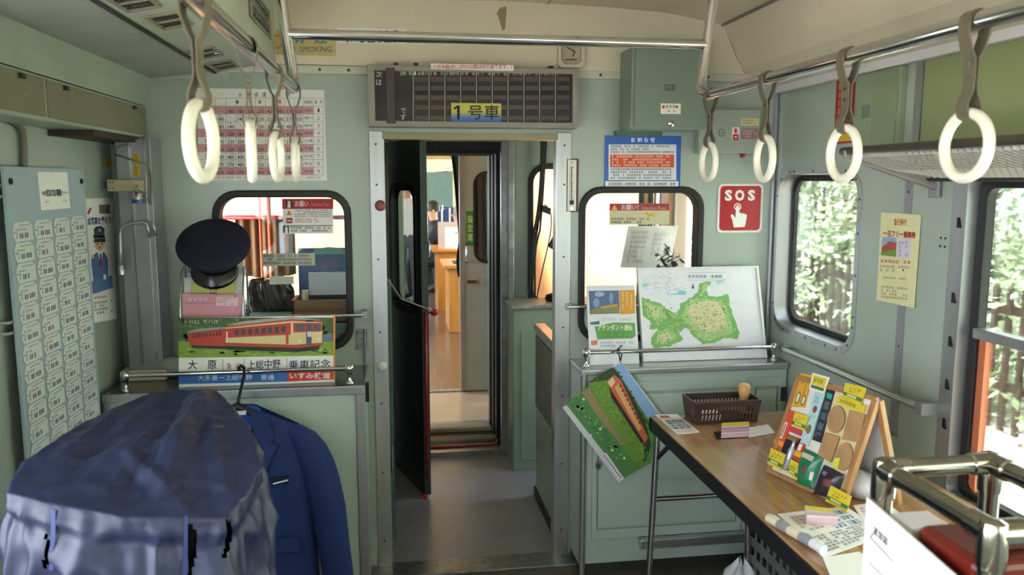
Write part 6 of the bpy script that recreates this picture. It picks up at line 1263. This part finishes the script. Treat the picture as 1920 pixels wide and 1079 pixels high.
# things lying on the table: helper for flat pieces given by photo corners on the table top
def flatq(px, z, m, thick=.001, zoff=0):
    q = [OZ(u, v, z) for u, v in px]; return Sheet(*q, thick=thick, base=m, out=(0, 0, 1))
s = flatq(((1228, 778), (1270, 777), (1313, 811), (1270, 815)), TZ+.0015, PAPER); s.rect(.1, .06, .5, .2, 'c05a50'); s.rect(.12, .32, .92, .52, 'a9b0bc'); s.marks(.1, .3, .9, .8, 4, '5a5a66', cw=.8, lay=3); s.rect(.1, .82, .9, .95, 'e6c6c2'); s.build('ticket_leaflet', label='white printed leaflet at the table corner beside the hanging photo', cat='leaflet')
s = flatq(((1337, 810), (1400, 806), (1404, 820), (1345, 824)), TZ+.002, PLASTIC); s.build('clear_wrapper', label='clear wrapper lying under the striped candy pack', cat='wrapper')
def loz(px, h, m, nm, lab, cat_, stripes=()):
    q = [OZ(u, v, TZ+.003) for u, v in px]; k = MB(); k.slab(q, (0, 0, 1), h, 0); ms = [m]
    for t0, t1, mm in stripes:
        ms.append(mm); a0, a1 = q[0].lerp(q[3], t0), q[0].lerp(q[3], t1); b0, b1 = q[1].lerp(q[2], t0), q[1].lerp(q[2], t1); up_ = V((0, 0, h+.0006)); k.poly([a0+up_, b0+up_, b1+up_, a1+up_], len(ms)-1)
        if t1 >= .99: f0, f1 = V((0, -.0006, h*.9)), V((0, -.0006, h*.1)); k.poly([q[3]+f0, q[2]+f0, q[2]+f1, q[3]+f1], len(ms)-1)
    return k.build(nm, ms, label=lab, cat=cat_)
loz(((1353, 803), (1404, 800), (1405, 819), (1352, 822)), .018, flat('e6e0e2', .3), 'candy_pack', 'striped candy pack lying in front of the brown basket', 'pack', ((0, .35, flat('d9c93a')), (.5, .75, flat('d58a9a')), (.8, 1., flat('c9a0b0'))))
s = flatq(((1405, 802), (1440, 796), (1453, 812), (1404, 821)), TZ+.003, PAPER); s.build('blank_card', label='blank white card beside the striped candy pack', cat='card')
# newspapers and packs near the front
s = flatq(((1458, 964), (1585, 950), (1665, 1000), (1545, 1046)), TZ+.004, PAPER, .003)
s.marks(.1, .1, .5, .5, 5, 'c9a9a4', cw=.8); s.marks(.5, .1, .95, .6, 3, '5f8ac0', cw=1.1, seed=7); s.rect(.4, .02, .5, .2, 'd9c25a'); s.marks(.1, .6, .9, .95, 6, '8a8a92', cw=.9, seed=9); s.build('newspaper', label='printed newspaper spread on the table in front of the display', cat='newspaper')
tw_ = thing('rolled_towel', 'rolled cream and grey towel along the table edge', 'towel', OZ(1480, 1000, TZ))
pa, pb = OZ(1441, 972, TZ+.014), OZ(1545, 1032, TZ+.014)
for i in range(5):
    a, b = pa.lerp(pb, i/5), pa.lerp(pb, (i+1)/5); MB().tube([a, a.lerp(b, .5)+V((0, 0, .002)), b], [.012, .0135, .012], 12).build('section', [flat('d8d0b4'), flat('8d9098'), flat('d8d0b4'), flat('8d9098'), flat('dfe0e6')][i], tw_, smooth='auto')
loz(((1508, 966), (1556, 972), (1570, 988), (1512, 985)), .026, flat('e9e2e6', .3), 'eraser_pack', 'boxed eraser pack with yellow top lying on the newspaper', 'pack', ((0, .45, flat('dcc94a')), (.6, 1., flat('d6b6bd'))))
s = flatq(((1543, 1046), (1610, 1035), (1700, 1090), (1570, 1110)), TZ+.006, PAPER, .004); s.build('paper_pad', label='blank white paper pad on the table beside the cage', cat='paper')
s = flatq(((1600, 948), (1660, 940), (1720, 990), (1640, 1010)), TZ+.005, PAPER, .003); s.marks(.1, .1, .8, .5, 4, 'c05a78', cw=.9); s.rect(.1, .6, .4, .8, 'e0cf6a', 2); s.build('pink_printed_sheet', label='white sheet with pink print on the table behind the cage', cat='sheet')
# A-frame goods display
AB = [OZ(1440, 886, TZ), OZ(1580, 951, TZ)]; APX = V((.082, 0, 0)); Hh = .297
ABL, ABR = AB; ATL, ATR = ABL+V((.082, -.003, Hh)), ABR+V((.082, -.003, Hh)); AKL, AKR = ABL+V((.175, -.006, 0)), ABR+V((.165, -.006, 0))
af = thing('goods_display', 'wooden A-frame display board of souvenir goods on the table', 'display board', (ABL+ABR)/2)
s0 = Sheet(ATL, ATR, ABR, ABL, thick=.006, base=flat('e2ddd4')); s0.build('front_panel', af); an = s0.n
def bar(a, b, w_, t, nm, side): d = (b-a).normalized(); x = V(side).normalized(); n = d.cross(x).normalized(); return MB().obox((a+b)/2, d*((b-a).length/2), x*w_, n*t).build(nm, WOODL, af, bevel=.002)
sv = (ABR-ABL).normalized()
bar(ABL+sv*.004, ATL+sv*.004, .007, .008, 'front_rail', sv); bar(ABR-sv*.004, ATR-sv*.004, .009, .009, 'front_rail', sv); bar(AKL+sv*.004, ATL+sv*.004+V((.008, 0, 0)), .007, .008, 'back_rail', sv); bar(AKR-sv*.004, ATR-sv*.004+V((.008, 0, 0)), .009, .009, 'back_rail', sv)
bar(ATL, ATR, .008, .007, 'top_rail', (0, 0, 1)); bar(ABL+V((0, 0, .008)), ABR+V((0, 0, .008)), .006, .006, 'bottom_rail', an); bar(AKL+V((0, 0, .02)), AKR+V((0, 0, .02)), .008, .006, 'back_bottom_rail', (0, 0, 1))
MB().slab([ATL+V((.01, 0, -.01)), ATR+V((.01, 0, -.01)), AKR+V((0, 0, .03)), AKL+V((0, 0, .03))], (1, 0, .3), .003).build('back_panel', flat('c6c3c8'), af)
def gp_(l): return [(x/3.721+1420, y/3.721+680) for x, y in l]
def onb(u, v, lift): d = ray(u, v); o = s0.q[0]+an*lift; return CAM+d*((o-CAM).dot(an)/d.dot(an))
def card(px, m, lift, th_, nm, lab, cat_, deco=None, build=True):
    q = [onb(*p, lift) for p in gp_(px)]; s = Sheet(*q, thick=th_, base=m)
    if deco: deco(s)
    return s.build(nm, label=lab, cat=cat_)
YEL = flat('dfc83a', .3)
def price(s): s.rect(0, .62, 1, .84, '4f7a3a'); s.marks(.14, .16, .86, .56, 2, '6a6430', cw=.6, lay=3, full=.7); s.rect(.2, .66, .7, .8, 'c9d48a', 3)
card([(300, 75), (385, 90), (330, 315), (235, 310)], flat('d8a43c'), .003, .002, 'charm_card', 'yellow card of metal charms at the top of the goods display', 'card', lambda s: (s.rect(.25, .15, .5, .3, 'b98a30'), s.ell(.35, .72, .16, .2, '8a6a30', 2), s.ell(.35, .72, .09, .14, 'e6e0d4', 3), s.ell(.8, .78, .14, .18, '8a6a30', 2), s.ell(.8, .78, .08, .12, 'e6e0d4', 3), s.rect(.6, .05, .75, .9, 'c98f2c', 1)))
card([(385, 72), (500, 105), (465, 222), (360, 188)], flat('e9e6dc', .3), .012, .002, 'price_card', 'white edged yellow price card clipped at the top of the goods display', 'price card', lambda s: (s.rect(.1, .1, .92, .65, 'd9c83c'), s.rect(.1, .68, .92, .86, '4a7240'), s.marks(.2, .2, .8, .55, 1, '6a6a30', lay=3)))
card([(405, 200), (472, 222), (355, 585), (297, 565)], flat('b4d6d8', .25), .006, .002, 'sticker_strip', 'pale blue sticker strip on the goods display', 'strip', lambda s: (s.ell(.5, .32, .22, .07, '8a4a48'), s.ell(.5, .7, .25, .09, '7a6a4a'), s.marks(.2, .08, .8, .22, 2, '6aa0b8'), s.marks(.2, .42, .8, .55, 2, '88b0b8')))
card([(500, 140), (548, 165), (442, 562), (382, 540)], flat('2e3540', .3), .004, .003, 'pin_badge_card', 'dark strip of pin badges in the middle of the goods display', 'card', lambda s: (s.rect(.2, .16, .9, .25, '3aa08a'), s.rect(.2, .3, .8, .44, '55606c'), s.rect(.2, .5, .8, .62, '4a6470'), s.rect(.2, .68, .8, .8, '606874'), s.marks(.2, .84, .9, .94, 2, '8a94a0')))
card([(545, 215), (800, 290), (600, 800), (425, 640)], flat('e0cf98'), .003, .002, 'coaster_backing', 'cream backing card carrying four wooden coasters', 'card')
card([(565, 235), (757, 305), (745, 355), (555, 282)], flat('dfc52e'), .007, .001, 'coaster_title', 'yellow title strip above the wooden coasters', 'strip', lambda s: s.marks(.1, .2, .9, .85, 1, '4a4420', cw=.9))
for i, (kind, g) in enumerate((('c', (555, 398, 60, 95)), ('q', [(650, 335), (757, 365), (712, 560), (598, 540)]), ('q', [(478, 490), (580, 522), (520, 700), (428, 645)]), ('c', (610, 660, 58, 98)))):
    if kind == 'c': pl = [onb(*gp_([(g[0]+g[2]*math.cos(2*PI*j/28)+.12*g[3]*math.sin(2*PI*j/28)*-1, g[1]+g[3]*math.sin(2*PI*j/28))])[0], .006) for j in range(28)]
    else: pl = [onb(*p, .006) for p in gp_(g)]
    MB().slab(pl, an, .006).build('wooden_coaster', WOODC, bevel=.001, label=['round wooden coaster under the yellow title strip', 'square wooden coaster beside the upper round one', 'square wooden coaster above the dark pouch', 'round wooden coaster with yellow tag beside it'][i], cat='coaster', group='wooden coasters on the goods display')
card([(612, 140), (757, 178), (722, 300), (597, 240)], YEL, .014, .002, 'price_card', 'yellow price card clipped over the coaster title', 'price card', price)
card([(752, 235), (852, 268), (800, 300), (725, 285)], flat('e6e4ea'), .006, .002, 'paper_slip', 'white slip at the top corner of the goods display', 'paper')
card([(205, 328), (266, 346), (165, 618), (103, 590)], flat('d4552c', .3), .007, .003, 'orange_pencil_pack', 'orange pencil pack on the edge of the goods display', 'pack', lambda s: (s.rect(.35, .3, .65, .72, 'e6dcd4'), s.rect(.45, .34, .55, .68, '8a3a2a', 2), s.rect(0, .78, 1, .9, 'e0a030')))
card([(262, 345), (357, 378), (330, 480), (238, 445)], YEL, .012, .002, 'price_card', 'small yellow price card under the metal charms', 'price card', price)
card([(232, 440), (310, 472), (302, 515), (222, 482)], flat('c93a5c'), .006, .003, 'pink_pack', 'small pink pack under the yellow price card', 'pack')
card([(210, 500), (305, 535), (232, 660), (165, 622)], flat('23282c', .3), .005, .004, 'black_case', 'small black case beside the orange pencil pack', 'case', lambda s: s.rect(.05, 0, .9, .25, '8a6a3a'))
card([(290, 560), (332, 570), (292, 692), (243, 668)], flat('c9402c', .3), .010, .003, 'red_pack', 'small red and yellow pack beside the green pouch', 'pack', lambda s: (s.rect(0, .5, 1, .8, 'e0b02c'), s.rect(.2, .05, .7, .45, 'e6e0dc')))
pA, pB = onb(*gp_([(265, 530)])[0], .014), onb(*gp_([(195, 752)])[0], .014); MB().tube([pB, pB.lerp(pA, .05), pB.lerp(pA, .62), pB.lerp(pA, .74), pB.lerp(pA, .8), pA], [.008, .0105, .0105, .006, .006, .003], 14).build('pen_bottle', mat('silver_bottle', 'a9a8b8', .25, .5), smooth=True, label='slim silver bottle leaning on the goods display', cat='bottle')
card([(95, 595), (197, 645), (165, 757), (68, 705)], YEL, .016, .002, 'price_card', 'yellow price card at the lower corner near the orange pack', 'price card', price)
card([(235, 675), (312, 718), (275, 825), (200, 765)], YEL, .016, .002, 'price_card', 'yellow price card between the silver bottle and green pouch', 'price card', price)
def pouch(px, m, nm, lab, deco=None):
    q = [onb(*p, .008) for p in gp_(px)]; k = MB(); c = sum(q, V())/len(q)
    nq = len(q); N = 14
    def f(a, b):
        p = (q[0]*(1-a)+q[1]*a)*(1-b)+(q[3]*(1-a)+q[2]*a)*b; return p+an*(.018*(math.sin(PI*a)*math.sin(PI*b))**.5+.002*math.sin(9*a+5*b))
    k.grid(f, N, N); k.poly(q); ms = [m]
    def pa_(a0, b0, a1, b1, mm):
        ms.append(mm); k.grid(lambda x, y: f(a0+(a1-a0)*x, b0+(b1-b0)*y)+an*.0012, 5, 5, mi=len(ms)-1)
    if deco: deco(pa_)
    return k.build(nm, ms, smooth=True, label=lab, cat='pouch')
pouch([(325, 600), (458, 662), (385, 890), (258, 835)], flat('1f7a55', .3), 'green_pouch', 'shiny green snack pouch at the foot of the goods display', lambda f: (f(.12, .08, .75, .22, flat('c9c0b0')), f(.45, .4, .62, .62, flat('8a3a40')), f(.8, .5, .92, .75, flat('d8e0dc'))))
pouch([(465, 715), (608, 785), (545, 960), (383, 915)], flat('2e2c3a', .3), 'navy_pouch', 'dark navy snack pouch at the foot of the goods display', lambda f: (f(.2, .15, .4, .28, flat('6a6a7a')), f(.45, .35, .75, .6, flat('7a3a44'))))
card([(512, 858), (656, 935), (622, 1045), (472, 968)], YEL, .030, .002, 'price_card', 'yellow price card standing in front of the dark pouch', 'price card', price)
card([(545, 668), (577, 665), (562, 735), (513, 728)], flat('d8dc4a'), .016, .002, 'tag_slip', 'tiny yellow green tag beside the lower round coaster', 'tag')
k = MB(); c = (AKL+AKR)/2+V((-.045, -.07, .035)); k.lathe([(0, -.034), (.035, -.03), (.05, 0), (.04, .03), (0, .045)], c, (0, 0, 1), 20, sx=.8, sy=1.1); o = k.build('plastic_bag', mat('white_bag', 'd0cfd8', .35, bump=.5, bscale=25), smooth=True, label='pale plastic bag tucked behind the goods display', cat='bag')

# ---------------------------------------------------------------- chrome cage with fare box
GZc = 1.15
FL, FR, NL = OZ(1658, 880, GZc), OZ(1853, 866, GZc), OZ(1862, 1000, GZc); xl = (FL.x+NL.x)/2; FL, NL = V((xl, FL.y, GZc)), V((xl, NL.y, GZc)); FR = V((FR.x, FL.y, GZc)); NR = V((FR.x, NL.y, GZc))
cg = thing('chrome_cage', 'waist high chrome pipe cage around the red fare box', 'cage', ((FL.x+FR.x)/2, (FL.y+NL.y)/2, 0))
PRd = .0162; BRZ = mat('smoky_chrome', 'a9a49a', .15, 1., var=.05)
for a, b in ((FL, FR), (FL, NL), (NL, NR), (FR, NR)): MB().tube([a, b], PRd, 20).build('top_pipe', BRZ, cg, smooth='auto')
for c in (FL, FR, NL, NR):
    MB().tube([V((c.x, c.y, 0)), c], PRd, 20).build('corner_post', BRZ, cg, smooth='auto')
    MB().lathe([(PRd*1.18, -.05), (PRd*1.22, -.045), (PRd*1.22, .006), (PRd*1.05, .016), (PRd*.5, .020)], c, (0, 0, 1), 20).build('corner_fitting', BRZ, cg, smooth='auto')
    dx = 1 if c.x < FL.x+.05 else -1; dy = -1 if c.y > NL.y+.05 else 1
    for d in (V((dx, 0, 0)), V((0, dy, 0))): MB().lathe([(PRd*1.2, 0), (PRd*1.2, .04), (PRd*1.05, .043)], c, d, 20).build('pipe_collar', BRZ, cg, smooth='auto')
xs = FL.x-.02
s = Sheet((xs, FL.y+.015, 1.096), (xs, NL.y-.015, 1.062), (xs, NL.y-.015, .2), (xs, FL.y+.015, .2), thick=.003, base=flat('e6e2dc')); 
s.line(.07, .07, .12, .045, .0012, '333338'); s.line(.07, .07, .3, .075, .001, '55555a'); s.marks(.1, .04, .26, .06, 1, '333338', cw=.75)
s.line(.08, .12, .4, .12, .001, '55555a'); s.marks(.2, .13, .45, .2, 2, '9a8a84', cw=.8, full=.5); s.text('1号車', .58, .055, .78, .08, '333338'); s.rect(.28, .15, .36, .19, '8fc0a8', 3)
s.build('cage_notice', label='tall white notice sheet fixed to the side of the chrome cage', cat='notice')
fb = thing('fare_box', 'red fare box standing inside the chrome cage', 'fare box', ((FL.x+FR.x)/2, (FL.y+NL.y)/2, 0))
RB = mat('brick_red_enamel', '6a1c12', .3, var=.06, bump=.05)
fx0, fx1, fy0, fy1 = FL.x+.002, FR.x-.03, NL.y+.025, 1.112
MB().box((fx0+.005, fy0+.005, 0), (fx1-.005, fy1-.005, 1.04)).build('body', RB, fb, bevel=.008); MB().box((fx0, fy0, 1.04), (fx1, fy1, 1.092)).build('lid', RB, fb, bevel=.014, seg=3)
k = MB().box((fx0+.06, fy0+.03, 1.092), (fx0+.10, fy1-.06, 1.102)); k.build('coin_slot', mat('dark_red', '5a1a10', .4), fb, bevel=.003)
MB().box((FL.x+.0, FL.y-.08, .95), (FL.x+.07, FL.y-.022, 1.082)).build('white_packet', flat('e9e6ea'), bevel=.003, label='white packet wedged behind the red fare box in the cage', cat='packet')
MB().box((FL.x+.0, FL.y-.08, 0), (FR.x-.03, FL.y-.028, .95)).build('ledge_box', ALU_D, bevel=.003, label='grey stand inside the chrome cage under the white packet', cat='stand')
# heater under the table and a plastic bag on the floor
ht = thing('floor_heater', 'grey slatted heater casing along the right wall under the table', 'heater', (1.5, 2.1, 0))
HG = mat('heater_grey', '7a7d7c', .45, .3)
MB().box((1.345, 1.2, .33), (XR-.007, 2.84, .34)).box((1.345, 2.83, 0), (XR-.007, 2.84, .33)).box((1.345, 1.2, 0), (XR-.007, 1.21, .33)).box((1.46, 1.21, 0), (XR-.007, 2.83, .33)).build('casing', HG, ht)
panel('louvre_panel', [(1.2, 0), (2.84, 0), (2.84, .34), (1.2, .34)], [[(y, z), (y+.036, z), (y+.036, z+.035), (y, z+.035)] for y in [1.3+i*.05 for i in range(30)] for z in (.06, .13, .20, .27)], lambda y, z: V((1.345, y, z)), (-1, 0, 0), .004, HG, ht)
k = MB(); c0 = OZ(1390, 1075, .12)
def pb_(s_, t): a = 2*PI*s_; r = .07*(math.sin(PI*min(.98, t*.9+.1)))**.6*(1+.22*noise.noise(V((math.cos(a)*2, math.sin(a)*2, t*4)))); return V((c0.x+r*math.cos(a), c0.y+r*math.sin(a), .0+.17*t+.015*math.sin(5*a)*t))
k.grid(pb_, 40, 14, cu=True); k.build('shopping_bag', mat('white_poly_bag', 'd9dbe0', .3, var=.05), smooth=True, label='crumpled white plastic bag on the floor under the table', cat='bag')
